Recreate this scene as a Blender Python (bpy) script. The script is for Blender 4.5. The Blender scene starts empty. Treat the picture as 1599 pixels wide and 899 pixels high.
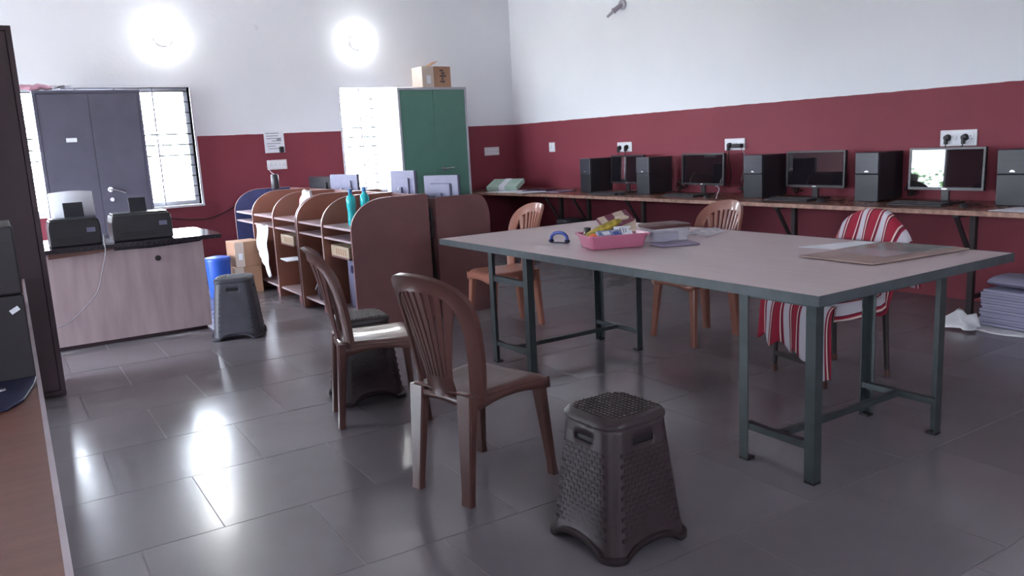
import bpy, bmesh, math, random
from mathutils import Vector, Matrix
random.seed(7)
R = math.radians
scene = bpy.context.scene
COL = scene.collection

# ------------------------------------------------------------------ camera
cam_d = bpy.data.cameras.new('camera'); cam = bpy.data.objects.new('camera', cam_d); COL.objects.link(cam)
cam.matrix_world = Matrix(((0.83997296, 0.13751840, -0.52491343, 0.0),
                           (-0.54027889, 0.12203346, -0.83259027, 0.0),
                           (-0.05043948, 0.98295296, 0.17680310, 1.40),
                           (0, 0, 0, 1)))
cam_d.sensor_width = 36.0; cam_d.sensor_fit = 'HORIZONTAL'
cam_d.lens = 36.0 * 1253.46 / 1599.0
cam_d.clip_start = 0.02; cam_d.clip_end = 200
scene.camera = cam

# ------------------------------------------------------------------ light
SKY = 30.0
LAMP_E = 66.0
w = bpy.data.worlds.new('daylight'); scene.world = w; w.use_nodes = True
bg = w.node_tree.nodes['Background']
bg.inputs[0].default_value = (0.80, 0.88, 1.0, 1); bg.inputs[1].default_value = SKY

def portal(name, loc, rot, sx, sy):
    l = bpy.data.lights.new(name, 'AREA'); l.shape = 'RECTANGLE'; l.size = sx; l.size_y = sy
    l.energy = 1; l.cycles.is_portal = True
    o = bpy.data.objects.new(name, l); o.location = loc; o.rotation_euler = rot; COL.objects.link(o)
XL, XR, YB, YF, ZC = -3.0, 6.35, 9.79, -3.2, 3.55
# openings: (x0, x1, z0, z1)
W1 = (0.10, 2.0, 0.90, 2.21)
W2 = (3.78, 5.20, 0.90, 2.19)
D0 = (8.45, 9.45, 0.0, 2.15)        # door in the left wall (y0,y1,z0,z1)
W4 = (1.3, 2.3, 1.15, 2.15)         # unseen front-wall window added behind the camera to brighten surfaces facing it
W5 = (-2.3, -0.5, 0.95, 2.2)      # unseen left-wall window added behind the camera to brighten the right wall
W3 = (5.75, 7.75, 0.25, 2.3)          # unseen left-wall window added to light the floor and desk front
for n_, o_ in (('W1', W1), ('W2', W2)):
    portal('portal', ((o_[0]+o_[1])/2, YB+0.22, (o_[2]+o_[3])/2), (R(-90), 0, 0), o_[1]-o_[0], o_[3]-o_[2])
portal('portal', ((W4[0]+W4[1])/2, YF-0.22, (W4[2]+W4[3])/2), (R(90), 0, 0), W4[1]-W4[0], W4[3]-W4[2])
for o_ in (D0, W3, W5):
    portal('portal', (XL-0.22, (o_[0]+o_[1])/2, (o_[2]+o_[3])/2), (0, R(-90), 0), o_[3]-o_[2], o_[1]-o_[0])

scene.view_settings.view_transform = 'Standard'
scene.view_settings.look = 'None'
scene.view_settings.gamma = 1.0
scene.view_settings.use_curve_mapping = False
scene.view_settings.exposure = 1.08

# ------------------------------------------------------------------ materials
MATS = {}
def mat(name, col, rough=0.5, metal=0.0, spec=0.5, coat=0.0, var=0.0, scale=8.0, stretch=(1,1,1), bump=0.0,
        bscale=40.0, col2=None, trans=0.0, alpha=1.0, emit=None, estr=0.0, rvar=0.0, perobj=0.0, detail=4.0, ior=1.45):
    if name in MATS: return MATS[name]
    m = bpy.data.materials.new(name); m.use_nodes = True; nt = m.node_tree; b = nt.nodes['Principled BSDF']
    b.inputs['Roughness'].default_value = rough; b.inputs['Metallic'].default_value = metal
    b.inputs['Specular IOR Level'].default_value = spec; b.inputs['Coat Weight'].default_value = coat
    b.inputs['Coat Roughness'].default_value = 0.08
    b.inputs['IOR'].default_value = ior
    b.inputs['Transmission Weight'].default_value = trans; b.inputs['Alpha'].default_value = alpha
    if emit: b.inputs['Emission Color'].default_value = (*emit, 1); b.inputs['Emission Strength'].default_value = estr
    tc = nt.nodes.new('ShaderNodeTexCoord'); mp = nt.nodes.new('ShaderNodeMapping')
    mp.inputs['Scale'].default_value = stretch; nt.links.new(tc.outputs['Object'], mp.inputs[0])
    c2 = col2 if col2 else tuple(max(0, c*(1-var)) for c in col)
    c1 = col if col2 else tuple(min(1, c*(1+var)) for c in col)
    n = nt.nodes.new('ShaderNodeTexNoise'); n.inputs['Scale'].default_value = scale; n.inputs['Detail'].default_value = detail
    nt.links.new(mp.outputs[0], n.inputs['Vector'])
    cr = nt.nodes.new('ShaderNodeValToRGB'); cr.color_ramp.elements[0].position = 0.35; cr.color_ramp.elements[1].position = 0.65
    cr.color_ramp.elements[0].color = (*c2, 1); cr.color_ramp.elements[1].color = (*c1, 1)
    nt.links.new(n.outputs['Fac'], cr.inputs[0]); out = cr.outputs[0]
    if perobj:
        oi = nt.nodes.new('ShaderNodeObjectInfo'); hs = nt.nodes.new('ShaderNodeHueSaturation')
        mr = nt.nodes.new('ShaderNodeMapRange'); mr.inputs[3].default_value = 1-perobj; mr.inputs[4].default_value = 1+perobj
        nt.links.new(oi.outputs['Random'], mr.inputs[0]); nt.links.new(mr.outputs[0], hs.inputs['Value'])
        nt.links.new(out, hs.inputs['Color']); out = hs.outputs[0]
        ad = nt.nodes.new('ShaderNodeVectorMath'); ad.operation = 'ADD'; ml = nt.nodes.new('ShaderNodeVectorMath'); ml.operation = 'SCALE'
        ml.inputs[0].default_value = (37, 21, 0); nt.links.new(oi.outputs['Random'], ml.inputs['Scale'])
        nt.links.new(tc.outputs['Object'], ad.inputs[0]); nt.links.new(ml.outputs[0], ad.inputs[1]); nt.links.new(ad.outputs[0], mp.inputs[0])
    nt.links.new(out, b.inputs['Base Color'])
    if rvar:
        mr2 = nt.nodes.new('ShaderNodeMapRange'); mr2.inputs[3].default_value = max(0.02, rough-rvar); mr2.inputs[4].default_value = rough+rvar
        n3 = nt.nodes.new('ShaderNodeTexNoise'); n3.inputs['Scale'].default_value = scale*2.3; n3.inputs['Detail'].default_value = 6
        nt.links.new(mp.outputs[0], n3.inputs['Vector']); nt.links.new(n3.outputs['Fac'], mr2.inputs[0]); nt.links.new(mr2.outputs[0], b.inputs['Roughness'])
    if bump:
        n2 = nt.nodes.new('ShaderNodeTexNoise'); n2.inputs['Scale'].default_value = bscale; n2.inputs['Detail'].default_value = 3
        nt.links.new(mp.outputs[0], n2.inputs['Vector'])
        bp = nt.nodes.new('ShaderNodeBump'); bp.inputs['Strength'].default_value = bump; bp.inputs['Distance'].default_value = 0.01
        nt.links.new(n2.outputs['Fac'], bp.inputs['Height']); nt.links.new(bp.outputs[0], b.inputs['Normal'])
    MATS[name] = m
    return m

def wall_mat():
    m = bpy.data.materials.new('two_tone_wall_paint'); m.use_nodes = True; nt = m.node_tree; b = nt.nodes['Principled BSDF']
    g = nt.nodes.new('ShaderNodeNewGeometry'); s = nt.nodes.new('ShaderNodeSeparateXYZ'); nt.links.new(g.outputs['Position'], s.inputs[0])
    n0 = nt.nodes.new('ShaderNodeTexNoise'); n0.inputs['Scale'].default_value = 6; nt.links.new(g.outputs['Position'], n0.inputs['Vector'])
    ma = nt.nodes.new('ShaderNodeMath'); ma.operation = 'MULTIPLY_ADD'; ma.inputs[1].default_value = 0.012
    nt.links.new(n0.outputs['Fac'], ma.inputs[0]); nt.links.new(s.outputs['Z'], ma.inputs[2])
    lt = nt.nodes.new('ShaderNodeMath'); lt.operation = 'LESS_THAN'; lt.inputs[1].default_value = 1.668
    nt.links.new(ma.outputs[0], lt.inputs[0])
    n = nt.nodes.new('ShaderNodeTexNoise'); n.inputs['Scale'].default_value = 1.3; n.inputs['Detail'].default_value = 6
    nt.links.new(g.outputs['Position'], n.inputs['Vector'])
    def ramp(a, c):
        r = nt.nodes.new('ShaderNodeValToRGB'); r.color_ramp.elements[0].position = .3; r.color_ramp.elements[1].position = .7
        r.color_ramp.elements[0].color = (*a, 1); r.color_ramp.elements[1].color = (*c, 1); nt.links.new(n.outputs['Fac'], r.inputs[0]); return r
    wh = ramp((.82, .845, .89), (.86, .88, .92)); rd = ramp((.215, .040, .058), (.25, .048, .068))
    mx = nt.nodes.new('ShaderNodeMix'); mx.data_type = 'RGBA'
    nt.links.new(lt.outputs[0], mx.inputs[0]); nt.links.new(wh.outputs[0], mx.inputs[6]); nt.links.new(rd.outputs[0], mx.inputs[7])
    nt.links.new(mx.outputs[2], b.inputs['Base Color'])
    rr = nt.nodes.new('ShaderNodeMapRange'); rr.inputs[3].default_value = .75; rr.inputs[4].default_value = .62
    nt.links.new(lt.outputs[0], rr.inputs[0]); nt.links.new(rr.outputs[0], b.inputs['Roughness'])
    b.inputs['Specular IOR Level'].default_value = .3
    bp = nt.nodes.new('ShaderNodeBump'); bp.inputs['Strength'].default_value = .12; bp.inputs['Distance'].default_value = .01
    n2 = nt.nodes.new('ShaderNodeTexNoise'); n2.inputs['Scale'].default_value = 25; nt.links.new(g.outputs['Position'], n2.inputs['Vector'])
    nt.links.new(n2.outputs['Fac'], bp.inputs['Height']); nt.links.new(bp.outputs[0], b.inputs['Normal'])
    return m
M_WALL = wall_mat()
M_WHITE = mat('white_paint', (.80, .82, .86), .6, var=.03)
M_CEIL = mat('ceiling_paint', (.80, .81, .84), .8, var=.02)
M_TILE = mat('stone_floor_tile', (.205, .186, .203), .205, var=0, col2=(.160, .143, .156), scale=2.0, detail=9, bump=.09, bscale=7, rvar=.08, perobj=.07, spec=.5)
for e_, p_ in zip(M_TILE.node_tree.nodes['Color Ramp'].color_ramp.elements, (.15, .85)): e_.position = p_
M_GROUT = mat('grout', (.26, .235, .25), .8, var=.1)
M_CHAIR = mat('glossy_brown_plastic', (0.0864, 0.0360, 0.0310), .32, var=.08, scale=5, coat=.22)
M_CHAIR_LIT = mat('glossy_brown_plastic_lit', (.36, .15, .105), .30, var=.06, scale=5, coat=.35)  # same brown chair plastic, brighter light mixed into the colour
M_STEEL = mat('grey_green_steel', (0.0446, 0.0558, 0.0589), .42, metal=.25, var=.12, scale=14)
M_TTOP = mat('pale_wood_laminate', (0.5336, 0.4416, 0.4508), .36, col2=(.50, .40, .41), scale=2.5, stretch=(9, 1, 1), detail=8)
M_TEDGE = mat('grey_edge_band', (0.0685, 0.0817, 0.0896), .45, var=.12, scale=12)
M_DARKCUP = mat('dark_maroon_cupboard_paint', (.048, .024, .032), .45, var=.12, scale=3)
M_BLACKCUP = mat('charcoal_cupboard_laminate', (0.0900, 0.0860, 0.1220), .45, var=.08, scale=4)
M_GREEN = mat('green_cupboard_laminate', (.085, .200, .160), .45, var=.05, scale=3)
M_GREYF = mat('pale_grey_frame_paint', (.42, .42, .48), .5, var=.05)
M_CHROME = mat('brushed_metal', (.62, .62, .66), .25, metal=1.0, var=.05)
M_PALEWOOD = mat('pale_veneer_panel', (.58, .46, .47), .5, col2=(.46, .35, .37), scale=2.2, stretch=(6, 6, .8), detail=7)
M_GRANITE = mat('black_granite', (.035, .03, .038), .14, var=.5, scale=60)
M_ORANGEW = mat('orange_brown_wood', (0.2000, 0.0875, 0.0650), .4, var=.10, scale=5, stretch=(1, 6, 1))
M_CARREL = mat('brown_laminate', (0.2042, 0.0950, 0.0950), .45, var=.10, scale=2.5)
M_CARREL2 = mat('orange_brown_laminate', (.27, .110, .075), .40, var=.10, scale=2.5)
M_BLUEL = mat('navy_blue_laminate', (.045, .06, .16), .45, var=.1)
M_EDGE = mat('pinkish_edge_strip', (.40, .27, .26), .35, var=.06)
M_DESKW = mat('pale_shelf_laminate', (.45, .35, .37), .28, var=.06)
M_COUNTER = mat('brown_counter_laminate', (0.1800, 0.0680, 0.0496), .28, var=.25, scale=6, stretch=(1, 3, 1), rvar=.05)
M_CEDGE = mat('worn_counter_edge', (.35, .20, .15), .5, var=.3, scale=18)
M_BRKT = mat('dark_bracket_steel', (.035, .026, .028), .5, var=.1)
M_PC = mat('black_pc_metal', (.022, .019, .023), .45, var=.1)
M_PCF = mat('slate_plastic_bezel', (0.0416, 0.0428, 0.0565), .30, var=.06)
M_PCF2 = mat('dark_plastic_bezel', (0.0263, 0.0270, 0.0345), .32, var=.06)
M_SCREEN = mat('glossy_black_screen', (.012, .010, .013), .02, var=.1, spec=.7)
M_BEZEL = mat('dark_monitor_bezel', (.03, .026, .03), .3, var=.1)
M_MONB = mat('grey_monitor_back', (.17, .17, .26), .45, var=.05)
M_KEY = mat('black_key_plastic', (.035, .033, .038), .5, var=.1)
M_PLATE = mat('white_switch_plate', (.72, .72, .74), .35, var=.03)
M_PLUG = mat('black_plug_rubber', (.015, .013, .015), .45, var=.1)
M_CORD = mat('grey_white_cord', (.30, .28, .30), .5, var=.1)
M_PAPER = mat('white_paper', (.78, .80, .86), .7, var=.03)
M_INK = mat('grey_print', (.30, .30, .36), .7, var=.1)
M_CARD = mat('brown_cardboard', (.36, .20, .125), .75, var=.10, scale=5)
M_CARDL = mat('pale_cardboard', (.60, .50, .44), .75, var=.06, scale=5)
M_INKD = mat('dark_print', (.07, .045, .05), .7, var=.1)
M_STOOL = mat('dark_brown_rattan_plastic', (0.0360, 0.0238, 0.0274), .46, var=.1, bump=.10, bscale=90)
M_STOOLG = mat('slate_grey_plastic', (0.0595, 0.0578, 0.0723), .50, var=.1, bump=.10, bscale=90)
M_PINK = mat('pink_basket_plastic', (.50, .16, .25), .35, var=.04)
M_BLUEP = mat('blue_plastic', (.06, .09, .33), .35, var=.05)
M_BLUEBIN = mat('bright_blue_bin_plastic', (.03, .10, .50), .35, var=.05)
M_DKBLUE = mat('dark_blue_plastic', (.015, .018, .06), .4, var=.05)
M_PURPLE = mat('purple_grey_card', (.22, .18, .27), .5, var=.15)
M_LID = mat('brown_plastic_lid', (.09, .035, .035), .5, var=.05)
M_CLEAR = mat('cloudy_clear_plastic', (.70, .68, .78), .18, var=.03, alpha=.30)
M_FILE = mat('clear_green_tinted_sheet', (.42, .50, .46), .15, var=.05, alpha=.5)
M_BOARD = mat('tan_hardboard', (.34, .235, .21), .5, var=.08)
M_YELLOW = mat('mustard_yellow_foil', (.36, .27, .045), .35, var=.35, scale=30)
M_ORANGE = mat('bright_orange_plastic', (.85, .16, .06), .4, var=.05)
M_BLUEPK = mat('blue_white_packet', (.12, .18, .38), .4, col2=(.50, .52, .60), scale=45)
M_MAROON = mat('maroon_carton', (.19, .06, .09), .5, var=.1)
M_CREAM = mat('cream_carton', (.52, .42, .33), .5, var=.1)
M_AQUA = mat('aqua_bottle_plastic', (.02, .52, .55), .15, var=.04, alpha=.80)
M_AQUAC = mat('blue_bottle_cap', (.04, .16, .38), .35, var=.04)
M_REDB = mat('red_printed_film', (.65, .02, .07), .35, var=.1)
M_BAGW = mat('white_bag_film', (.74, .75, .78), .35, var=.06, bump=.3, bscale=30)
M_GREENF = mat('pale_green_carton', (.40, .55, .47), .5, var=.08)
M_BUNDLE = mat('lilac_paper_bundle', (.30, .29, .40), .7, var=.12, scale=3, stretch=(1, 1, 30))
M_GROUND = mat('sandy_ground', (.50, .46, .40), .9, var=.1, scale=2)
M_LEAF = mat('green_leaf', (.10, .24, .05), .6, var=.4, scale=3)
M_GLASS = mat('window_glass', (.95, .97, 1), .02, var=0.0, alpha=.12)
M_LENS = mat('lamp_globe', (1, 1, 1), .4, emit=(1.0, 1.0, .97), estr=LAMP_E)
M_PINKC = mat('pink_cloth', (.55, .30, .38), .8, var=.15, bump=.3)
M_BAGD = mat('black_bag_fabric', (.03, .024, .03), .3, var=.2, bump=.3)

# ------------------------------------------------------------------ mesh helper
class MB:
    def __init__(s): s.bm = bmesh.new()
    def box(s, c, d, rz=0, m=None, taper=None):
        M = Matrix.Translation(c) @ (m if m is not None else Matrix.Rotation(rz, 4, 'Z')) @ Matrix.Diagonal((d[0], d[1], d[2], 1))
        r = bmesh.ops.create_cube(s.bm, size=1, matrix=M); return r['verts']
    def b2(s, x0, x1, y0, y1, z0, z1):
        return s.box(((x0+x1)/2, (y0+y1)/2, (z0+z1)/2), (x1-x0, y1-y0, z1-z0))
    def cyl(s, p0, p1, r0, r1=None, n=12):
        p0 = Vector(p0); p1 = Vector(p1); d = p1-p0; r1 = r0 if r1 is None else r1
        q = d.to_track_quat('Z', 'Y').to_matrix().to_4x4()
        bmesh.ops.create_cone(s.bm, cap_ends=True, segments=n, radius1=r0, radius2=r1, depth=d.length, matrix=Matrix.Translation((p0+p1)/2) @ q)
    def sphere(s, c, r, sc=(1, 1, 1), n=12):
        bmesh.ops.create_uvsphere(s.bm, u_segments=n, v_segments=max(6, n//2), radius=r, matrix=Matrix.Translation(c) @ Matrix.Diagonal((*sc, 1)))
    def loft(s, rings, close_ends=True, cyclic=True):
        vr = [[s.bm.verts.new(p) for p in ring] for ring in rings]; n = len(vr[0])
        for a, b in zip(vr[:-1], vr[1:]):
            for i in range(n if cyclic else n-1):
                j = (i+1) % n; s.bm.faces.new((a[i], a[j], b[j], b[i]))
        if close_ends and cyclic:
            s.bm.faces.new(list(reversed(vr[0]))); s.bm.faces.new(vr[-1])
        return vr
    def tube(s, pts, r, n=6):
        pts = [Vector(p) for p in pts]; rings = []; up = Vector((0, 0, 1))
        for i, p in enumerate(pts):
            t = (pts[min(i+1, len(pts)-1)]-pts[max(i-1, 0)]).normalized()
            a = t.cross(up)
            if a.length < 1e-3: a = t.cross(Vector((1, 0, 0)))
            a.normalize(); b = a.cross(t)
            rings.append([p + (a*math.cos(2*math.pi*k/n) + b*math.sin(2*math.pi*k/n))*r for k in range(n)])
        s.loft(rings)
    def prism(s, poly, axis, a, b):
        """poly 2D points extruded along axis ('x','y','z') from a to b"""
        f = {'x': lambda p, t: (t, p[0], p[1]), 'y': lambda p, t: (p[0], t, p[1]), 'z': lambda p, t: (p[0], p[1], t)}[axis]
        s.loft([[f(p, a) for p in poly], [f(p, b) for p in poly]])
    def lathe(s, prof, c=(0, 0), n=20):
        s.loft([[(c[0]+r*math.cos(2*math.pi*k/n), c[1]+r*math.sin(2*math.pi*k/n), z) for k in range(n)] for r, z in prof])
    def build(s, name, material, parent=None, smooth=False, bevel=0, subsurf=0, solid=0, loc=None, rz=0):
        me = bpy.data.meshes.new(name)
        bmesh.ops.recalc_face_normals(s.bm, faces=s.bm.faces[:])
        s.bm.to_mesh(me); s.bm.free()
        mats = material if isinstance(material, (list, tuple)) else [material]
        for m in mats: me.materials.append(m)
        o = bpy.data.objects.new(name, me); COL.objects.link(o)
        if parent: o.parent = parent
        if loc: o.location = loc
        o.rotation_euler.z = rz
        if smooth:
            for p in me.polygons: p.use_smooth = True
            try: me.set_sharp_from_angle(angle=R(38))
            except Exception: pass
        if solid: md = o.modifiers.new('s', 'SOLIDIFY'); md.thickness = solid; md.offset = 0
        if bevel: md = o.modifiers.new('b', 'BEVEL'); md.width = bevel; md.segments = 2; md.limit_method = 'ANGLE'; md.angle_limit = R(40)
        if subsurf: md = o.modifiers.new('ss', 'SUBSURF'); md.levels = subsurf; md.render_levels = subsurf
        return o
def smoothpts(pts, k=6):
    """Catmull-Rom"""
    P = [Vector(p) for p in pts]; P = [P[0]*2-P[1]] + P + [P[-1]*2-P[-2]]; out = []
    for i in range(1, len(P)-2):
        for j in range(k):
            t = j/k; a, b, c, d = P[i-1], P[i], P[i+1], P[i+2]
            out.append(0.5*((2*b) + (c-a)*t + (2*a-5*b+4*c-d)*t*t + (3*b-a-3*c+d)*t**3))
    out.append(P[-2]); return out
def thing(name, label, cat, loc=(0, 0, 0), rz=0, group=None):
    o = bpy.data.objects.new(name, None); COL.objects.link(o); o.empty_display_size = .05
    o.location = loc; o.rotation_euler = (0, 0, rz); o['label'] = label; o['category'] = cat
    if group: o['group'] = group
    return o
def tag(o, label, cat, group=None):
    o['label'] = label; o['category'] = cat
    if group: o['group'] = group
    return o
def struct(o): o['kind'] = 'structure'; return o
def kids(o): return [c for c in bpy.data.objects if c.parent is o]
def copy_tree(o, parent=None):
    c = o.copy(); COL.objects.link(c); c.parent = parent
    for ch in kids(o): copy_tree(ch, c)
    return c
def dup(root, label, loc, rz=0, group=None):
    c = copy_tree(root); c.location = loc; c.rotation_euler = (0, 0, rz); c['label'] = label
    if group: c['group'] = group
    return c

# ------------------------------------------------------------------ setting
def holes_wall(name, along, fixed0, fixed1, a0, a1, z1, openings):
    """boxes round the openings; along 'x' or 'y'"""
    mb = MB()
    def bx(p0, p1, z0, zz):
        if p1-p0 < 1e-4 or zz-z0 < 1e-4: return
        if along == 'x': mb.b2(p0, p1, fixed0, fixed1, z0, zz)
        else: mb.b2(fixed0, fixed1, p0, p1, z0, zz)
    cur = a0
    for (p0, p1, z0, zz) in sorted(openings):
        bx(cur, p0, 0, z1); bx(p0, p1, 0, z0); bx(p0, p1, zz, z1); cur = p1
    bx(cur, a1, 0, z1)
    return struct(mb.build(name, M_WALL))
T = .23
holes_wall('wall_back', 'x', YB, YB+T, XL-T, XR+T, ZC, [W1, W2])
holes_wall('wall_right', 'y', XR, XR+T, YF, YB, ZC, [])
holes_wall('wall_left', 'y', XL-T, XL, YF, YB, ZC, [D0, W3, W5])
holes_wall('wall_front', 'x', YF-T, YF, XL-T, XR+T, ZC, [W4])
m = MB(); m.b2(XL-T, XR+T, YF-T, YB+T, ZC, ZC+.15); struct(m.build('ceiling', M_CEIL))
m = MB(); m.b2(XL-T, XR+T, YF-T, YB+T, -.16, -.0016); floor = struct(m.build('floor', M_GROUT))
# stone floor tiles, each a part of the floor
TX, TY, GAP = .63, .615, .004
tile_mesh = None
far = MB()
nt_ = 0
row = 0
y0 = 1.84 - TY*8
rows = []
while y0 < YB:
    off = {0: 0.0, 1: .33}[row % 2] if row > 7 else .2*(row % 3)
    x0 = .57 + off - TX*8
    while x0 < XR:
        xa, xb = max(x0, XL), min(x0+TX, XR); ya, yb = max(y0, YF), min(y0+TY, YB)
        if xb-xa > .02 and yb-ya > .02:
            full = abs(xb-xa-TX) < 1e-3 and abs(yb-ya-TY) < 1e-3
            seen = ya > 1.1 and xb > (0.0 if ya < 5.4 else -.6) and xa < ya*1.9+2.6
            dz = random.uniform(-.0004, .0004)
            if seen:
                if full:
                    if tile_mesh is None:
                        t_ = MB(); t_.b2(-TX/2+GAP/2, TX/2-GAP/2, -TY/2+GAP/2, TY/2-GAP/2, -.0012, 0)
                        o = t_.build('floor_tile', M_TILE); tile_mesh = o.data
                    else:
                        o = bpy.data.objects.new('floor_tile', tile_mesh); COL.objects.link(o)
                    o.location = ((xa+xb)/2, (ya+yb)/2, dz)
                else:
                    t_ = MB(); cx, cy = (xa+xb)/2, (ya+yb)/2
                    t_.b2(xa-cx+GAP/2, xb-cx-GAP/2, ya-cy+GAP/2, yb-cy-GAP/2, -.0012, 0)
                    o = t_.build('floor_tile', M_TILE); o.location = (cx, cy, dz)
                o.parent = floor; nt_ += 1
            else:
                far.b2(xa+GAP/2, xb-GAP/2, ya+GAP/2, yb-GAP/2, -.0012, 0)
        x0 += TX
    y0 += TY; row += 1
o = far.build('distant_floor_tiles', M_TILE, floor); o['kind'] = 'stuff'

def window(name, o_, along='x'):
    x0, x1, z0, z1 = o_
    w_ = bpy.data.objects.new(name, None); COL.objects.link(w_); w_['kind'] = 'structure'
    if along == 'x': w_.location = (0, YB, 0)
    elif along == 'y': w_.location = (XL, 0, 0); w_.rotation_euler.z = R(90)
    else: w_.location = (0, YF, 0); w_.rotation_euler.z = R(180)
    if along == 'f': x0, x1 = -x1, -x0
    # plaster lining with slightly raised architrave
    m = MB(); e = .025
    m.b2(x0-e, x1+e, -.012, .20, z1, z1+e); m.b2(x0-e, x1+e, -.03, .20, z0-e, z0)
    m.b2(x0-e, x0, -.012, .20, z0, z1); m.b2(x1, x1+e, -.012, .20, z0, z1)
    m.build('window_lining', M_WHITE, w_)
    m = MB(); f = .045; ya, yb = .13, .17
    m.b2(x0, x1, ya, yb, z0, z0+f); m.b2(x0, x1, ya, yb, z1-f, z1)
    m.b2(x0, x0+f, ya, yb, z0+f, z1-f); m.b2(x1-f, x1, ya, yb, z0+f, z1-f)
    n = 3
    for i in range(1, n):
        xm = x0+(x1-x0)*i/n; m.b2(xm-.022, xm+.022, ya, yb, z0+f, z1-f)
    m.build('window_frame', M_WHITE, w_)
    k = 0; z = z0+.09
    while z < z1-.03:
        g = MB(); r = .009 if k in (4, 5, 6) else .006
        g.cyl((x0, .08, z), (x1, .08, z), r, n=6); g.build('grille_bar', M_STEEL, w_); z += .118; k += 1
    g = MB()
    for i in range(1, 5):
        xm = x0+(x1-x0)*i/5; g.b2(xm-.008, xm+.008, .07, .076, z0, z1)
    g.build('grille_upright', M_GREYF, w_)
    for i in range(n):
        xa = x0+(x1-x0)*i/n+.024; xb = x0+(x1-x0)*(i+1)/n-.024
        g = MB(); g.b2(xa, xb, .148, .152, z0+f, z1-f); g.build('glass_pane', M_GLASS, w_)
    return w_
window('window_1', W1); window('window_2', W2)
# left-wall opening is an open doorway
d = bpy.data.objects.new('door_1', None); COL.objects.link(d); d['kind'] = 'structure'; d.location = (XL, 0, 0)
m = MB(); m.b2(-.2, .01, D0[0], D0[0]+.05, 0, D0[3]); m.b2(-.2, .01, D0[1]-.05, D0[1], 0, D0[3]); m.b2(-.2, .01, D0[0]+.05, D0[1]-.05, D0[3]-.05, D0[3])
m.build('door_frame', M_GREYF, d)
window('added_window_3', (W3[0], W3[1], W3[2], W3[3]), 'y'); window('added_window_4', W4, 'f'); window('added_window_5', W5, 'y')  # unseen windows added for the daylight they let in

# outdoors
m = MB(); m.b2(-60, 60, -60, 60, -.45, -.35); struct(m.build('ground_outdoors', M_GROUND))
hm = MB()
for k in range(2600):
    c = Vector((-6.2+random.gauss(0, .35), random.uniform(7.5, 14.5), random.uniform(-.35, 1.0)+random.gauss(0, .08)))
    q = Matrix.Translation(c) @ Matrix.Rotation(random.uniform(0, 6.3), 4, 'Z') @ Matrix.Rotation(random.uniform(0, 3), 4, 'X')
    s_ = random.uniform(.04, .09)
    vs = [hm.bm.verts.new(q @ Vector(p)) for p in ((-s_, 0, 0), (0, -s_*.5, .01), (s_, 0, 0), (0, s_*.5, .01))]
    hm.bm.faces.new(vs)
o = hm.build('hedge', M_LEAF); tag(o, 'leafy green hedge outside beyond the open doorway', 'hedge'); o['kind'] = 'stuff'

# ------------------------------------------------------------------ wall lamps
def lamp(x, label):
    t = thing('wall_lamp', label, 'lamp', (x, YB, 2.745))
    m = MB(); m.cyl((0, 0, 0), (0, -.021, 0), .092, n=32); m.build('lamp_base', M_WHITE, t, smooth=True)
    m = MB(); m.loft([[(r_*math.cos(2*math.pi*k/28), -y_, r_*math.sin(2*math.pi*k/28)) for k in range(28)] for r_, y_ in ((.085, .0215), (.085, .035), (.075, .054), (.052, .068), (.024, .075), (.004, .076))]); m.build('lamp_dome', M_LENS, t, smooth=True)
lamp(1.79, 'lit round wall lamp high above the left window')
lamp(4.06, 'lit round wall lamp high above the window beside the green cupboard')
t = thing('bulb_holder', 'empty angled bulb holder high on the white right wall', 'lamp holder', (XR, 7.37, 2.90))
m = MB(); m.cyl((0, 0, 0), (-.03, 0, 0), .055, n=18); m.build('base_plate', M_GREYF, t, smooth=True)
m = MB(); m.cyl((-.03, 0, 0), (-.10, .04, -.06), .024, .028); m.cyl((-.10, .04, -.06), (-.112, .048, -.07), .033, n=14); m.build('socket_shell', mat('mauve_grey_plastic', (.32, .27, .33), .4), t, smooth=True)
m = MB(); m.cyl((-.112, .048, -.07), (-.17, .09, -.13), .02, .014); m.build('socket_tip', M_GREYF, t, smooth=True)
t = MB(); t.cyl((2.818, YB-.001, 2.883), (2.818, YB-.02, 2.883), .03, n=14); t.cyl((2.818, YB-.02, 2.883), (2.83, YB-.05, 2.87), .008)
tag(t.build('wall_hook', M_WHITE, smooth=True), 'small white hook plate on the wall between the two lit lamps', 'hook')

# ------------------------------------------------------------------ sockets
def socket(name, label, wall, a0, a1, z0, z1, kind, group=None):
    """plate on right wall (a = y) or back wall (a = x)"""
    wdt = abs(a1-a0); hh = z1-z0
    if wall == 'r': loc = (XR, (a0+a1)/2, (z0+z1)/2); rz = R(-90)
    else: loc = ((a0+a1)/2, YB, (z0+z1)/2); rz = 0
    t = thing(name, label, 'socket', loc, rz, group)
    m = MB(); m.b2(-wdt/2, wdt/2, -.014, 0, -hh/2, hh/2); m.build('plate', M_PLATE, t, bevel=.006)
    m = MB(); m.b2(-wdt*.42, wdt*.42, -.018, -.0145, -hh*.36, hh*.36); m.build('socket_insert', M_WHITE, t, bevel=.001)
    n = 2 if wdt > .15 else 1
    for i in range(n):
        m = MB(); x = 0 if n == 1 else (-.02 + i*.05)
        m.b2(x-.009, x+.009, -.025, -.0185, -.018, .018); m.build('rocker_switch', M_PLATE, t, bevel=.002)
    for x in (-wdt*.3, wdt*.34) if n == 2 else (): 
        m = MB()
        for dx, dz in ((0, .014), (-.011, -.008), (.011, -.008)): m.cyl((x+dx, -.0205, dz), (x+dx, -.018, dz), .004, n=8)
        m.build('pin_hole', M_PLUG, t)
    return t
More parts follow.
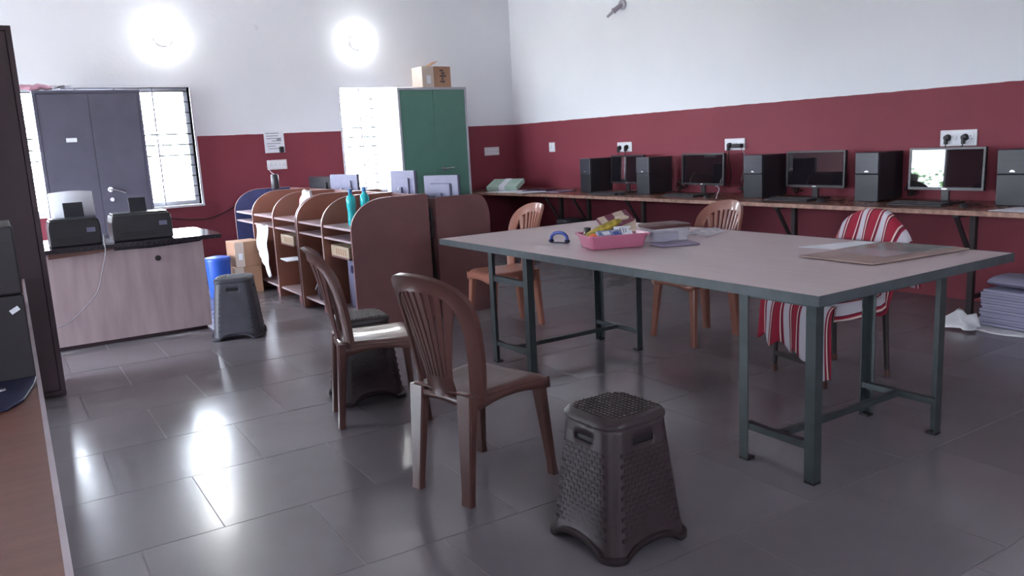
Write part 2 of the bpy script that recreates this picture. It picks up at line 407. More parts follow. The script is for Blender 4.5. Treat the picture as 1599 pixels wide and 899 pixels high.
def plug(wall, a, z, label, cord):
    if wall == 'r': loc = (XR-.021, a, z); rz = R(-90)
    else: loc = (a, YB-.021, z); rz = 0
    t = thing('power_plug', label, 'plug', loc, rz)
    m = MB(); m.cyl((0, 0, 0), (0, -.03, 0), .028, .02, n=16); m.b2(-.009, .009, -.04, -.01, -.05, 0); m.build('plug_body', M_PLUG, t, smooth=True)
    m = MB(); m.tube(smoothpts(cord), .0045); m.build('cord', M_PLUG, t, smooth=True)
    return t
socket('switch_plate', 'small blank white switch plate nearest the corner on the red right wall', 'r', 8.94, 8.81, 1.262, 1.388, 0)
socket('socket_plate', 'white socket plate with two black plugs above the first dark monitor from the corner', 'r', 7.53, 7.27, 1.235, 1.35, 2)
socket('socket_plate', 'white socket plate with a plug and black adapter above the second monitor', 'r', 5.84, 5.575, 1.22, 1.337, 2)
socket('socket_plate', 'largest white socket plate with two plugs above the bright-reflecting monitor', 'r', 3.60, 3.315, 1.205, 1.33, 2)
socket('socket_plate', 'white socket plate on the red wall right of the green cupboard', 'b', 5.83, 6.07, 1.25, 1.365, 0)
socket('socket_plate', 'white socket plate on the red back wall under the paper notice', 'b', 2.79, 3.03, 1.235, 1.35, 0)
plug('r', 7.47, 1.285, 'left black plug in the socket above the first dark monitor', [(0, -.025, -.05), (.01, -.03, -.12), (.0, -.03, -.22), (.03, -.04, -.40)])
plug('r', 7.345, 1.29, 'right black plug in the socket above the first dark monitor', [(0, -.025, -.05), (.0, -.03, -.12), (.02, -.03, -.25), (-.02, -.04, -.42)])
plug('r', 5.76, 1.27, 'round black plug in the socket above the second monitor', [(0, -.025, -.05), (.01, -.03, -.15), (.04, -.03, -.30), (.02, -.04, -.42)])
t = thing('power_adapter', 'black block adapter plugged in beside the round plug above the second monitor', 'adapter', (XR-.0205, 5.64, 1.265), R(-90))
m = MB(); m.b2(-.055, .055, -.05, 0, -.02, .02); m.build('adapter_body', M_PLUG, t, bevel=.006)
m = MB(); m.tube(smoothpts([(.05, -.03, -.02), (.09, -.03, -.08), (.10, -.03, -.2), (.06, -.04, -.35)]), .0045); m.build('cord', M_CORD, t, smooth=True)
plug('r', 3.535, 1.272, 'left black plug in the largest socket plate', [(0, -.025, -.05), (.0, -.03, -.12), (.01, -.03, -.22), (.03, -.04, -.40)])
plug('r', 3.40, 1.272, 'right black plug in the largest socket plate', [(0, -.025, -.05), (-.02, -.03, -.10), (-.03, -.03, -.2), (.0, -.04, -.40)])

# paper notice with dark thing clipped, adapter and wires on back wall
t = thing('wall_notice', 'printed paper notice stuck on the red back wall above the socket', 'notice', (2.905, YB-.002, 1.56))
m = MB(); m.b2(-.12, .12, -.004, 0, -.125, .13); m.build('sheet', M_PAPER, t)
m = MB()
for i, (wd, x) in enumerate(((.16, -.02), (.14, -.02), (.18, 0), (.12, .03), (.17, -.01), (.10, -.04), (.15, 0))):
    z = .105-i*.030; m.b2(x-wd/2, x+wd/2, -.0055, -.0045, z-.005, z+.004)
m.b2(.03, .08, -.0056, -.0045, .015, .045)
m.build('print_lines', M_INK, t)
t = thing('power_plug', 'dark plug hooked over the lower right corner of the paper notice', 'plug', (2.975, YB-.01, 1.465))
m = MB(); m.b2(-.025, .025, -.05, 0, -.03, .04); m.build('plug_body', M_PCF2, t, bevel=.01)
t = thing('cylindrical_speaker', 'small dark upright cylinder on the far end of the brown cubicles below the socket', 'speaker', (2.62, 8.95, 1.034))
m = MB(); m.lathe([(.04, 0), (.045, .01), (.042, .15), (.036, .165), (.01, .168)]); m.build('body', M_PCF2, t, smooth=True)
m = MB(); m.tube(smoothpts([(0, .0, .166), (.02, .2, .19), (.12, .6, .22), (.16, .822, .24)]), .004); m.build('cord', M_CORD, t, smooth=True)
m = MB(); m.tube(smoothpts([(2.40, YB-.012, .86), (2.2, YB-.012, .76), (2.0, YB-.012, .72), (1.75, YB-.012, .74), (1.5, YB-.012, .80)]), .006)
tag(m.build('wall_cable', M_PLUG, smooth=True), 'thin dark cable sagging along the red wall behind the printer desk', 'cable')

# ------------------------------------------------------------------ cupboards
def cupboard(name, label, x0, x1, yf, yb, z1, body, frame, handle_x, hx_dir):
    t = thing(name, label, 'cupboard', ((x0+x1)/2, yf, 0)); w = (x1-x0)/2; d = yb-yf
    m = MB(); m.b2(-w, w, .022, d, .012, z1); m.b2(-w+.02, w-.02, .05, d-.03, 0, .012); m.build('carcass', body if frame is None else frame, t, bevel=.004)
    fr = frame or body
    e = .028
    m = MB(); m.b2(-w, -w+e, 0, .022, .012, z1); m.b2(w-e, w, 0, .022, .012, z1); m.b2(-w+e, w-e, 0, .022, z1-e, z1); m.b2(-w+e, w-e, 0, .022, .012, .012+e)
    m.build('face_frame', fr, t)
    for s_ in (-1, 1):
        m = MB(); xa, xb = (-w+e+.003, -.002) if s_ < 0 else (.002, w-e-.003)
        m.b2(xa, xb, .003, .021, .015+e, z1-e-.003); dd = m.build('cupboard_door', body, t, bevel=.002)
        if s_ == hx_dir[0]:
            hx, hz = handle_x
            hx -= (x0+x1)/2
            h = MB(); h.cyl((hx, .003, hz), (hx, -.012, hz), .026, n=18); h.cyl((hx, -.012, hz), (hx, -.05, hz), .011); h.tube(smoothpts([(hx, -.05, hz), (hx+hx_dir[1]*.05, -.052, hz-.012*hx_dir[2]), (hx+hx_dir[1]*.13, -.05, hz-.05*hx_dir[2])]), .009, 8)
            h.build('lever_handle', M_CHROME, dd, smooth=True)
            h = MB(); h.cyl((hx+.005, .003, hz-.105), (hx+.005, -.008, hz-.105), .02, n=16); h.build('keyhole_plate', M_CHROME, dd, smooth=True)
    return t
c1 = cupboard('tall_cupboard', 'tall charcoal two-door cupboard standing in front of the left window', .43, 1.40, 9.24, 9.76, 2.14, M_BLACKCUP, None, (1.005, 1.145), (1, 1, .9))
m = MB(); m.b2(.715-.915-.045, .715-.915+.05, -.002, .0025, 1.635, 1.675); m.build('name_sticker', M_PAPER, c1)
c2 = cupboard('tall_cupboard', 'tall green two-door cupboard with pale grey frame and cardboard box on top', 4.31, 5.28, 9.24, 9.76, 2.145, M_GREEN, M_GREYF, (4.88, 1.13), (1, 1, -.15))
cupboard('tall_cupboard', 'dark maroon cupboard close by at the left edge beside the near table', -.75, .205, 5.57, 6.02, 2.21, M_DARKCUP, None, (-.2, 1.1), (1, 1, .9))
# things on the cupboards
t = thing('cardboard_box', 'open cardboard box with a raised flap on top of the green cupboard', 'box', (4.90, 9.45, 2.147), R(4))
m = MB(); w_, d_, h_, th = .21, .13, .26, .006
m.b2(-w_, w_, -d_, d_, 0, th); m.b2(-w_, w_, -d_, -d_+th, th, h_); m.b2(-w_, w_, d_-th, d_, th, h_); m.b2(w_-th, w_, -d_+th, d_-th, th, h_)
m.build('box_shell', M_CARD, t)
m = MB(); m.b2(-w_, -w_+th, -d_+th, d_-th, th, h_-.001); m.b2(-w_-.002, -.045, -d_-.003, -d_-.0005, 0.004, h_); m.build('pale_side', M_CARDL, t)
m = MB(); m.box((-.03, -.05, h_+.035), (.13, .16, .004), m=Matrix.Rotation(R(-28), 4, 'Y')); m.build('flap', M_CARD, t)
m = MB(); m.box((.12, -.08, h_+.002), (.17, .09, .004), m=Matrix.Rotation(R(12), 4, 'X')); m.build('flap', M_CARD, t)
m = MB()
for i in range(5): m.b2(.05+.02*(i % 2), .10+.02*(i % 3), -d_-.0022, -d_-.0006, .20-i*.034, .215-i*.034+.008)
m.b2(.09, .10, -d_-.0022, -d_-.0006, .05, .23)
m.build('print_marks', M_INKD, t)
m = MB(); m.b2(-.15, -.09, -d_-.005, -d_-.0035, .05, .15); m.build('shipping_sticker', M_PAPER, t)
m = MB()
rings = []
for i in range(13):
    x = -.14+.28*i/12; r = .032*(1-.35*abs(i-6)/6)*(1+.15*math.sin(i*2.1))
    rings.append([(x, .03+r*1.6*math.cos(a*math.pi/5), .035+r*math.sin(a*math.pi/5)+.006*math.sin(i)) for a in range(10)])
m.loft(rings); o = m.build('folded_cloth', M_PINKC, smooth=True, loc=(.475, 9.30, 2.142)); tag(o, 'dusty pink rolled cloth on top left of the charcoal cupboard', 'cloth')
m = MB()
for i in range(14):
    a = i*2.4; m.box((.06*math.cos(a)*(i/14), .05*math.sin(a)*(i/14), .015+.002*i), (.09, .05, .003), m=Matrix.Rotation(a, 4, 'Z') @ Matrix.Rotation(R(20*math.sin(i)), 4, 'X'))
o = m.build('plastic_wrapper', M_CLEAR, loc=(.70, 9.33, 2.15)); tag(o, 'crumpled clear plastic wrapper beside the pink cloth on the charcoal cupboard', 'wrapper')

# ------------------------------------------------------------------ printer desk
t = thing('printer_desk', 'long desk with black granite top and pale veneer front panel', 'desk', (0, 6.88, 0))
m = MB(); m.prism([(-.9, 0), (1.525, 0), (1.56, .30), (1.50, .98), (-.9, .98)], 'z', .757, .79); m.build('granite_top', M_GRANITE, t, bevel=.003)
m = MB(); m.b2(-.9, 1.385, .06, .085, .035, .755); m.build('front_panel', M_PALEWOOD, t)
m = MB(); m.b2(1.36, 1.385, .085, .85, .035, .755); m.build('side_panel', M_PALEWOOD, t)
m = MB(); m.b2(-.9, 1.35, .095, .115, 0, .034); m.b2(1.33, 1.35, .12, .83, 0, .034); m.build('plinth', M_DARKCUP, t)
m = MB(); m.prism([(.27, .715), (.60, .73), (.72, .745), (.72, .7565), (.27, .7565)], 'y', .045, .0595); m.build('exposed_wood_strip', M_ORANGEW, t)
m = MB(); m.prism([(.72, .735), (1.0, .728), (1.36, .742), (1.385, .7565), (.72, .7565)], 'y', .05, .0595); m.build('glue_strip', M_GRANITE, t)
m = MB(); m.cyl((1.03, .06, .64), (1.03, .045, .64), .022, n=14); m.cyl((1.03, .045, .64), (1.03, .03, .64), .012, n=10); m.build('lock_knob', M_BRKT, t, smooth=True)
m = MB(); m.tube(smoothpts([(.70, 7.2, .84), (.665, 6.95, .86), (.655, 6.872, .80), (.65, 6.868, .72), (.60, 6.872, .55), (.56, 6.87, .44), (.47, 6.872, .34), (.37, 6.872, .25), (.26, 6.874, .20)]), .0048)
tag(m.build('white_cable', M_CORD, smooth=True), 'pale cable hanging from a printer down the front of the desk', 'cable')

def printer(label, x0, x1, y, z1, tray_x0, tray_x1, paper):
    w = x1-x0; t = thing('printer', label, 'printer', ((x0+x1)/2, y, .7905)); d = .30
    m = MB(); m.prism([(-w/2, 0), (w/2, 0), (w/2, .15), (w/2-.01, z1), (-w/2+.01, z1), (-w/2, .15)], 'y', 0, d); m.build('body', M_PC, t, bevel=.01)
    m = MB(); m.b2(-w/2+.02, w/2-.02, .03, d-.02, z1+.0005, z1+.014); m.build('scanner_lid', M_PCF2, t, bevel=.004)
    m = MB(); m.b2(w/2-.10, w/2-.04, -.003, -.0005, z1-.10, z1-.065); m.build('control_panel', M_MONB, t)
    m = MB(); m.b2(-w/2+.05, w/2-.13, -.002, -.0005, .03, .075); m.build('output_slot', M_PLUG, t)
    R_ = Matrix.Rotation(R(-14), 4, 'X')
    xc = (tray_x0+tray_x1)/2-(x0+x1)/2; tw = tray_x1-tray_x0
    m = MB(); m.box((xc, d*.55, z1+.055), (tw, .010, .15), m=R_); m.build('rear_paper_tray', M_PCF2, t, bevel=.004)
    if paper:
        # sheet bent round the tray, with the tray visible in front
        pts = []
        for k in range(13):
            u = -1+2*k/12; pts.append(u)
        mm = MB(); 
        rings = []
        for zz in (0, .07, .14, .19):
            rings.append([(xc+u*.155, d*.62+zz*.25+.03*u*u, z1+.016+zz+(.012*(1-u*u) if zz > .18 else 0)) for u in pts])
        mm.loft(rings, cyclic=False); mm.build('paper_sheet', M_PAPER, t, smooth=True, solid=.003)
    return t
printer('black printer with a white sheet standing in its rear tray, left on the desk', .30, .66, 7.03, .20, .43, .57, True)
printer('black printer with an upright tray on the right of the granite desk', .74, 1.185, 7.03, .205, .90, 1.03, False)
m = MB(); m.b2(-.045, .045, -.07, .07, 0, .022)
o = m.build('white_box', M_PAPER, loc=(.70, 7.12, .7905)); tag(o, 'small white card box between the two printers', 'box')

# ------------------------------------------------------------------ cubicles
def arc_panel(x0, x1, z1, rc, side, n=10, z0=0.0, ztop=None):
    """profile with a rounded upper corner. side -1: at x0, +1: at x1"""
    rx, rz_ = rc
    pts = [(x0, z0), (x1, z0)]
    if side < 0:
        pts += [(x1, z1)]
        pts += [(x0+rx-rx*math.sin(a), z1-rz_+rz_*math.cos(a)) for a in [i*math.pi/2/n for i in range(n+1)]]
    else:
        pts += [(x1-rx+rx*math.sin(math.pi/2-a), z1-rz_+rz_*math.cos(math.pi/2-a)) for a in [i*math.pi/2/n for i in range(n+1)]]
        pts += [(x0, z1)]
    return pts
def edge_strip(pts, side, y0, y1):
    mb = MB(); e = .004
    P = pts[2:] if side < 0 else pts[1:-1]
    if side < 0: P = P + [pts[0]]
    else: P = P + [pts[-1]]
    for a, b in zip(P[:-1], P[1:]):
        a3, b3 = Vector((a[0], 0, a[1])), Vector((b[0], 0, b[1])); dv = b3-a3
        if dv.length < 1e-4: continue
        nrm = Vector((dv.z, 0, -dv.x)).normalized()
        if side < 0 and nrm.x > 0.001 : nrm = -nrm
        if side < 0 and abs(nrm.x) <= .001: nrm = Vector((0, 0, 1))
        if side > 0 and nrm.x < -0.001: nrm = -nrm
        if side > 0 and abs(nrm.x) <= .001: nrm = Vector((0, 0, 1))
        q = [a3, b3, b3+nrm*e, a3+nrm*e]
        mb.loft([[(p.x, y0, p.z) for p in q], [(p.x, y1, p.z) for p in q]])
    return mb
def carrel(label, y0, ys, y1, side, x0, x1, zt=1.03, end_near=M_CARREL, far_mat=M_CARREL2, light=True):
    """cubicle desk unit from y0 to y1 with a divider at each ys, open side at x0 (side -1) or x1"""
    t = thing('cubicle_desk', label, 'cubicle desk', (0, 0, 0))
    xb0, xb1 = (x1-.018, x1) if side < 0 else (x0, x0+.018)
    rc = (.30, .24) if side < 0 else (.12, .20)
    allp = [y0] + list(ys) + [y1]
    for i, y in enumerate(allp):
        pts = arc_panel(x0 if side < 0 else xb1, xb0 if side < 0 else x1, zt, rc, side)
        mm = MB(); mm.prism(pts, 'y', y-.009, y+.009)
        mt = end_near if i == 0 else far_mat(i) if callable(far_mat) else far_mat
        p = mm.build('divider', mt, t)
        es = edge_strip(pts, side, y-.0095, y+.0095); es.build('edge_strip', M_EDGE if i else M_CARREL, p)
    mm = MB(); mm.b2(xb0, xb1, y0-.009, y1+.009, .02, zt-.004); mm.build('back_panel', M_CARREL, t)
    for a, b in zip(allp[:-1], allp[1:]):
        a += .0095; b -= .0095
        if side < 0:
            mm = MB(); mm.b2(x0+.012, xb0-.0005, a, b, .785, .803); mm.build('desk_top', M_DESKW, t)
            mm = MB(); mm.b2(x0+.010, xb0-.06, a, b, .690, .706); mm.build('keyboard_tray', M_DESKW, t)
            mm = MB(); mm.b2(x0+.02, xb0-.0005, a, b, .085, .103); mm.build('bottom_shelf', M_DESKW, t)
            mm = MB(); mm.b2(x0+.06, x0+.078, a+.02, a+.28, 0, .0845); mm.build('kick_board', M_CARREL, t)
        else:
            mm = MB(); mm.b2(xb1+.0005, x1-.03, a, b, .785, .803); mm.build('desk_top', M_DESKW, t)
            mm = MB(); mm.b2(xb1+.0005, x1-.03, a, b, .085, .103); mm.build('bottom_shelf', M_DESKW, t)
    return t
carrel('two-seat brown cubicle desk with the large rounded end panel, nearest camera', 5.91, [6.58], 7.245, -1, 2.28, 2.955)
carrel('three-seat brown cubicle desk at the window end with a navy last divider', 7.285, [8.0, 8.74], 9.47, -1, 2.28, 2.955, far_mat=lambda i: M_BLUEL if i == 3 else M_CARREL2)
carrel('brown cubicle desk facing right with its rounded end panel behind the worktable corner', 5.91, [6.58, 7.26, 8.0, 8.74], 9.47, 1, 3.02, 3.53, zt=.995)
m = MB()
for k in range(5):
    z = .95; pts = []
    for j in range(8): pts.append((2.988+.012*math.sin(j*1.7+k), 5.935+.012*k+.008*math.cos(j*2.1+k), .92-.13*j))
    m.tube(smoothpts(pts, 4), .005)
tag(m.build('cable_bundle', M_PLUG, smooth=True), 'bundle of dark cables in the gap between the two cubicle end panels', 'cables')

def back_monitor(label, y, x, zt, w_, h_, rz, sticker=False, dark=False):
    t = thing('monitor', label, 'monitor', (x, y, .8035), rz)
    h0 = zt-.8035
    mt = M_PCF2 if dark else M_MONB
    m = MB(); m.b2(-.012, .016, -w_/2, w_/2, h0-h_, h0); m.build('shell', mt, t, bevel=.006)
    m = MB(); m.b2(-.032, -.0125, -w_*.3, w_*.3, h0-h_*.78, h0-h_*.2); m.build('rear_bulge', mt, t, bevel=.012)
    m = MB(); m.b2(.0165, .022, -w_/2+.005, w_/2-.005, h0-h_+.005, h0-.005); m.build('screen', M_SCREEN, t)
    m = MB(); m.b2(-.055, -.033, -.03, .03, .012, h0-h_*.45); m.b2(-.10, .08, -.10, .10, 0, .012); m.build('stand', mt, t, bevel=.004)
    if sticker:
        m = MB(); m.b2(-.0345, -.0325, .0, .06, h0-h_*.78, h0-h_*.56); m.build('sticker', M_PAPER, t)
    else:
        m = MB(); m.cyl((-.055, .0, h0-h_*.5), (-.058, 0, h0-h_*.5), .016, n=14); m.build('stand_screw', M_CHROME, t, smooth=True)
    return t
back_monitor('grey monitor seen from behind with a white sticker, right above the end panels', 6.15, 3.22, 1.165, .38, .33, R(22), True)
back_monitor('grey monitor seen from behind against the bright window, second from the green cupboard', 6.87, 3.20, 1.205, .40, .33, R(8))
back_monitor('grey tilted monitor seen from behind left of the two aqua bottles', 8.37, 3.20, 1.165, .50, .33, R(14))
back_monitor('small dark monitor seen from behind at the far end of the cubicles', 9.11, 3.20, 1.135, .50, .30, R(12), dark=True)

def bottle(label, loc, s=1.0):
    t = thing('water_bottle', label, 'bottle', loc)
    m = MB(); m.lathe([(.030, 0), (.036, .006), (.037, .05), (.033, .09), (.033, .12), (.038, .15), (.038, .21), (.032, .235), (.016, .252), (.015, .262)]); m.build('bottle_body', M_AQUA, t, smooth=True)
    m = MB(); m.lathe([(.017, .2625), (.018, .268), (.017, .295), (.010, .30)], n=16); m.build('cap', M_AQUAC, t, smooth=True)
    t.scale = (s, s, s)
    return t
bottle('taller-looking aqua plastic water bottle left of the pair on the cubicle desk', (2.45, 6.30, .8035))
bottle('aqua plastic water bottle right of the pair, half hidden by the end panel', (2.62, 6.42, .8035))

# red and white carry bag, white bag hung on a divider
m = MB(); rings = []
for i in range(9):
    v = i/8; rings.append([(.02+(.085-.05*v)*math.cos(a*math.pi/6)*(1+.18*math.sin(3*a+i)), (.17-.10*v)*math.sin(a*math.pi/6)*(1+.15*math.cos(2*a+i))-.05*v, .25*v+.015*math.sin(a*1.9+i)) for a in range(12)])
m.loft(rings)
for f in m.bm.faces:
    c = f.calc_center_median(); f.material_index = 1 if (math.sin(c.y*38+c.z*9) > .15 and c.z < .22) else 0
o = m.build('carry_bag', [M_BAGW, M_REDB], smooth=True, loc=(2.50, 7.66, .8045)); tag(o, 'crumpled red and white plastic carry bag on the far cubicle desk', 'bag')
o2 = o
m = MB(); rows_ = []
for i in range(14):
    v = i/13; half = .20-.13*v+.03*math.sin(v*5)
    rows_.append([(-.012-.035*math.sin(v*3)*(.6+.4*math.cos(u*3.1+i*.6))-.01*math.sin(u*9+i), u*half+.10*v*-1+.02*math.sin(i*.9), -.52*v+.012*math.sin(u*5+i)) for u in [k/8-1+k/8 for k in range(9)]])
m.loft(rows_, cyclic=False)
o = m.build('plastic_bag', M_BAGW, smooth=True, solid=.004, loc=(2.262, 8.30, .71)); tag(o, 'white plastic bag hanging over the tray edge of the far cubicle', 'bag')
# beige blocks, papers, cartons, grey pc and black bag in the bays
def pale_block(label, loc):
    t = thing('power_strip_box', label, 'box', loc)
    m = MB(); m.b2(0, .26, 0, .40, 0, .09); m.build('case', mat('beige_plastic', (.42, .33, .24), .5, var=.1), t, bevel=.006)
    m = MB(); 
    for k in range(5): m.b2(-.002, -.0003, .06+k*.05, .075+k*.05, .02, .07)
    m.build('vent_slots', M_CARD, t)
    m = MB(); m.b2(.0, .30, .0, .40, -.012, -.001); m.build('bracket_shelf', M_CARREL, t)
pale_block('long beige case under the tray of the nearest cubicle bay, second seat', (2.34, 6.165, .545))
pale_block('long beige case under the tray of the middle cubicle bay', (2.33, 7.56, .545))
m = MB(); m.b2(-.10, .14, -.11, .11, 0, .30)
t = thing('carton', 'pale printed carton standing on the bottom shelf of the middle bay', 'box', (2.47, 7.47, .1035))
m.build('box_shell', M_CARDL, t)
m = MB(); m.b2(-.1025, -.1005, -.09, .09, .05, .10); m.b2(-.1025, -.1005, -.07, .05, .14, .20); m.b2(-.1025, -.1005, -.09, .02, .23, .25); m.build('print_marks', M_PURPLE, t)
m = MB(); m.box((0, 0, .005), (.26, .20, .008), m=Matrix.Rotation(R(3), 4, 'X'))
tag(m.build('paper_pad', M_PAPER, loc=(2.36, 7.60, .41)), 'white paper pad lying on top of the pale carton in the middle bay', 'paper')
t = thing('carton', 'tall plain cardboard carton behind the pale carton in the middle bay', 'box', (2.60, 7.72, .1035))
m = MB(); m.b2(-.12, .12, -.12, .14, 0, .30); m.build('box_shell', M_CARD, t)
t = thing('desktop_computer', 'grey and black desktop computer on the shelf of the nearest cubicle bay', 'computer', (2.42, 6.30, .1035))
m = MB(); m.b2(.02, .42, -.10, .12, 0, .40); m.build('case', M_PC, t, bevel=.004)
m = MB(); m.b2(0, .0195, -.10, .12, 0, .40); m.build('front_bezel', M_MONB, t, bevel=.004)
m = MB(); m.cyl((-.002, .02, .33), (0, .02, .33), .035, n=20); m.build('power_button', M_DKBLUE, t, smooth=True)
m = MB(); rings = []
for i in range(8):
    v = i/7; r = (.14, .155, .15, .14, .13, .11, .085, .05)[i]
    rings.append([(r*.75*math.cos(a*math.pi/7)*(1+.08*math.sin(2*a+i)), r*math.sin(a*math.pi/7), .30*v) for a in range(14)])
m.loft(rings)
t = thing('shoulder_bag', 'shiny black bag with a pale strap on the bottom shelf of the near bay', 'bag', (2.44, 6.93, .1035)); m.build('bag_body', M_BAGD, t, smooth=True)
m = MB(); m.tube(smoothpts([(-.11, -.06, .10), (-.13, 0, .22), (-.10, .05, .30), (-.05, .10, .22), (-.11, .11, .08)]), .007); m.build('strap', M_GREYF, t, smooth=True)
# box pile and bin beyond
def carton2(label, loc, rz, dims, flap):
    t = thing('carton', label, 'box', loc, rz); a, b, c = dims
    m = MB(); m.b2(-a/2, a/2, -b/2, b/2, 0, c); m.build('box_shell', M_CARD, t, bevel=.003)
    m = MB(); m.b2(-a/2-.002, -a/2+.09, -b/2-.0025, -b/2-.0005, .003, c-.002); m.build('pale_tape_side', M_CARDL, t)
    m = MB(); m.b2(-a/2+.03, -a/2+.07, -b/2-.005, -b/2-.003, c*.3, c*.55); m.build('shipping_sticker', M_PAPER, t)
    return t
carton2('lower brown carton stacked at the far end of the cubicles beside the blue bin', (2.12, 8.62, 0), R(-4), (.27, .30, .28), 0)
carton2('upper brown carton with torn pale label stacked beside the blue bin', (2.12, 8.62, .281), R(3), (.27, .30, .26), 0)
t = thing('waste_bin', 'bright blue plastic bin with lid between the desk and the cartons', 'bin', (1.83, 8.55, 0))
m = MB(); m.lathe([(.105, 0), (.11, .01), (.125, .37)], n=24); m.build('bin_body', M_BLUEBIN, t, smooth=True)
m = MB(); m.lathe([(.131, .371), (.131, .39), (.12, .405), (.06, .415), (.01, .417)], n=24); m.build('lid', M_BLUEBIN, t, smooth=True)

# ------------------------------------------------------------------ wall counter and its computers
t = thing('wall_counter', 'long brown laminate counter on steel brackets along the red right wall', 'counter', (0, 0, 0))
def xe(y): return 5.575-.0145*(y-2.6)*1.1
m = MB(); m.prism([(xe(1.2), 1.2), (XR-.002, 1.2), (XR-.002, YB-.003), (5.40, YB-.003), (5.385, 9.0), (xe(7.8), 7.8)], 'z', .762, .79); m.build('counter_top', M_COUNTER, t)
m = MB(); P = [(xe(1.2), 1.2), (xe(7.8), 7.8), (5.385, 9.0), (5.40, YB-.003)]
for a, b in zip(P[:-1], P[1:]): m.loft([[(a[0], a[1], .758), (a[0]-.006, a[1], .758), (a[0]-.006, a[1], .7905), (a[0], a[1], .7905)], [(b[0], b[1], .758), (b[0]-.006, b[1], .758), (b[0]-.006, b[1], .7905), (b[0], b[1], .7905)]])
m.build('edge_band', M_CEDGE, t)
for y in (1.55, 3.05, 4.59, 6.54, 7.49, 8.04):
    m = MB(); m.b2(5.83, 5.87, y-.02, y+.02, 0, .757); m.b2(5.60, XR-.004, y-.02, y+.02, .735, .757)
    m.cyl((5.62, y, .735), (5.85, y, .40), .018, n=6); m.b2(5.87, XR-.004, y-.015, y+.015, .12, .15)
    m.build('bracket', M_BRKT, t)
def tower(label, x, y0, y1, dark=False, dep=.34, z=.7905, h=.395, group='computer towers on the wall counter', allblack=False):
    w = abs(y1-y0); t = thing('computer_tower', label, 'computer', (x, (y0+y1)/2, z), 0)
    if group: t['group'] = group
    m = MB(); m.b2(.025, dep, -w/2+.003, w/2-.003, .008, h-.004); m.build('case', M_PC, t, bevel=.003)
    m = MB(); m.b2(0, .0245, -w/2, w/2, h*.56, h); m.build('upper_bezel', M_PC if allblack else M_PCF2 if dark else M_PCF, t, bevel=.006)
    m = MB(); m.b2(.003, .0245, -w/2, w/2, 0, h*.555); m.build('lower_bezel', M_PC if allblack else M_PCF2, t, bevel=.004)
    m = MB(); m.b2(-.002, -.0003, -.018, .018, h*.60, h*.62); m.b2(-.0024, -.0003, -.010, .010, h*.62, h*.635); m.build('badge', M_CHROME, t)
    m = MB(); m.b2(-.002, -.0003, -w/2+.02, w/2-.02, h*.90, h*.905); m.b2(-.002, -.0003, -w/2+.02, w/2-.02, h*.80, h*.805); m.build('drive_slot', M_PLUG, t)
    return t
tower('slate computer tower farthest left on the wall counter', 5.84, 7.44, 7.63)
tower('slate computer tower between the first two screens of the counter', 5.86, 6.46, 6.66)
tower('slate computer tower in the middle of the counter beside the second screen', 5.90, 4.99, 5.21)
tower('slate computer tower between the two reflecting screens', 5.95, 3.87, 4.08)
tower('dark computer tower at the right edge of the photo', 6.00, 2.78, 2.99, dark=True)
def front_monitor(label, y, w, rz=0, x=6.07):
    t = thing('monitor', label, 'monitor', (x, y, .7905), rz, 'monitors on the wall counter')
    zb, zt = .095, .415
    m = MB(); m.b2(.004, .03, -w/2, w/2, zb, zt); m.build('shell', M_BEZEL, t, bevel=.004)
    b = .016; m = MB(); m.b2(-.004, .0035, -w/2, w/2, zt-b, zt); m.b2(-.004, .0035, -w/2, w/2, zb, zb+b*1.3); m.b2(-.004, .0035, -w/2, -w/2+b, zb+b*1.3, zt-b); m.b2(-.004, .0035, w/2-b, w/2, zb+b*1.3, zt-b); m.build('bezel', M_BEZEL, t)
    m = MB(); m.b2(.0005, .0035, -w/2+b, w/2-b, zb+b*1.3, zt-b); m.build('screen', M_SCREEN, t)
    m = MB(); m.b2(-.006, -.0045, -.02, .02, zb+.006, zb+.014); m.build('badge', M_CHROME, t)
    m = MB(); m.b2(.01, .03, -.03, .03, .012, zb); m.prism([(-.10+.02, -.11), (.06, -.13), (.06, .13), (-.08, .11)], 'z', 0, .012); m.build('stand', M_BEZEL, t, bevel=.003)
    for c_ in kids(t):
        if c_.name.split('.')[0] != 'stand': c_.rotation_euler.y = R(1.8)
    return t
front_monitor('dark monitor between the first two towers, farthest left on the counter', 7.06, .56)
front_monitor('dark unlit monitor under the socket with the black adapter', 5.90, .62, R(-4))
front_monitor('monitor mirroring a pale wall left of the fourth tower', 4.56, .60)
front_monitor('monitor mirroring the bright doorway under the largest socket plate', 3.40, .58, R(0))
def keyboard(label, x, y, rz):
    t = thing('keyboard', label, 'keyboard', (x, y, .7905), rz, 'keyboards on the wall counter')
    m = MB(); m.prism([(-.07, 0), (.07, 0), (.07, .022), (-.07, .012)], 'y', -.22, .22); m.build('keyboard_base', M_KEY, t, bevel=.003)
    k = MB()
    for r_ in range(5):
        for c_ in range(15): k.b2(-.058+r_*.024, -.058+r_*.024+.019, -.208+c_*.0278, -.208+c_*.0278+.023, .015+r_*.0018, .020+r_*.0019)
    o = k.build('keys', M_KEY, t); o['kind'] = 'stuff'
def mouse(label, x, y, rz=0):
    t = thing('mouse', label, 'mouse', (x, y, .7905), rz)
    m = MB(); m.sphere((0, 0, .004), .05, (1, .6, .55), 14)
    bmesh.ops.bisect_plane(m.bm, geom=m.bm.verts[:]+m.bm.edges[:]+m.bm.faces[:], plane_co=(0, 0, 0), plane_no=(0, 0, -1), clear_outer=True)
    m.build('shell', M_KEY, t, smooth=True)
    m = MB(); m.tube(smoothpts([(.045, 0, .012), (.12, .03, .006), (.2, -.04, .006), (.26, .05, .006)]), .003); m.build('cord', M_PLUG, t, smooth=True)
keyboard('black keyboard in front of the monitor farthest left on the counter', 5.72, 7.02, R(3))
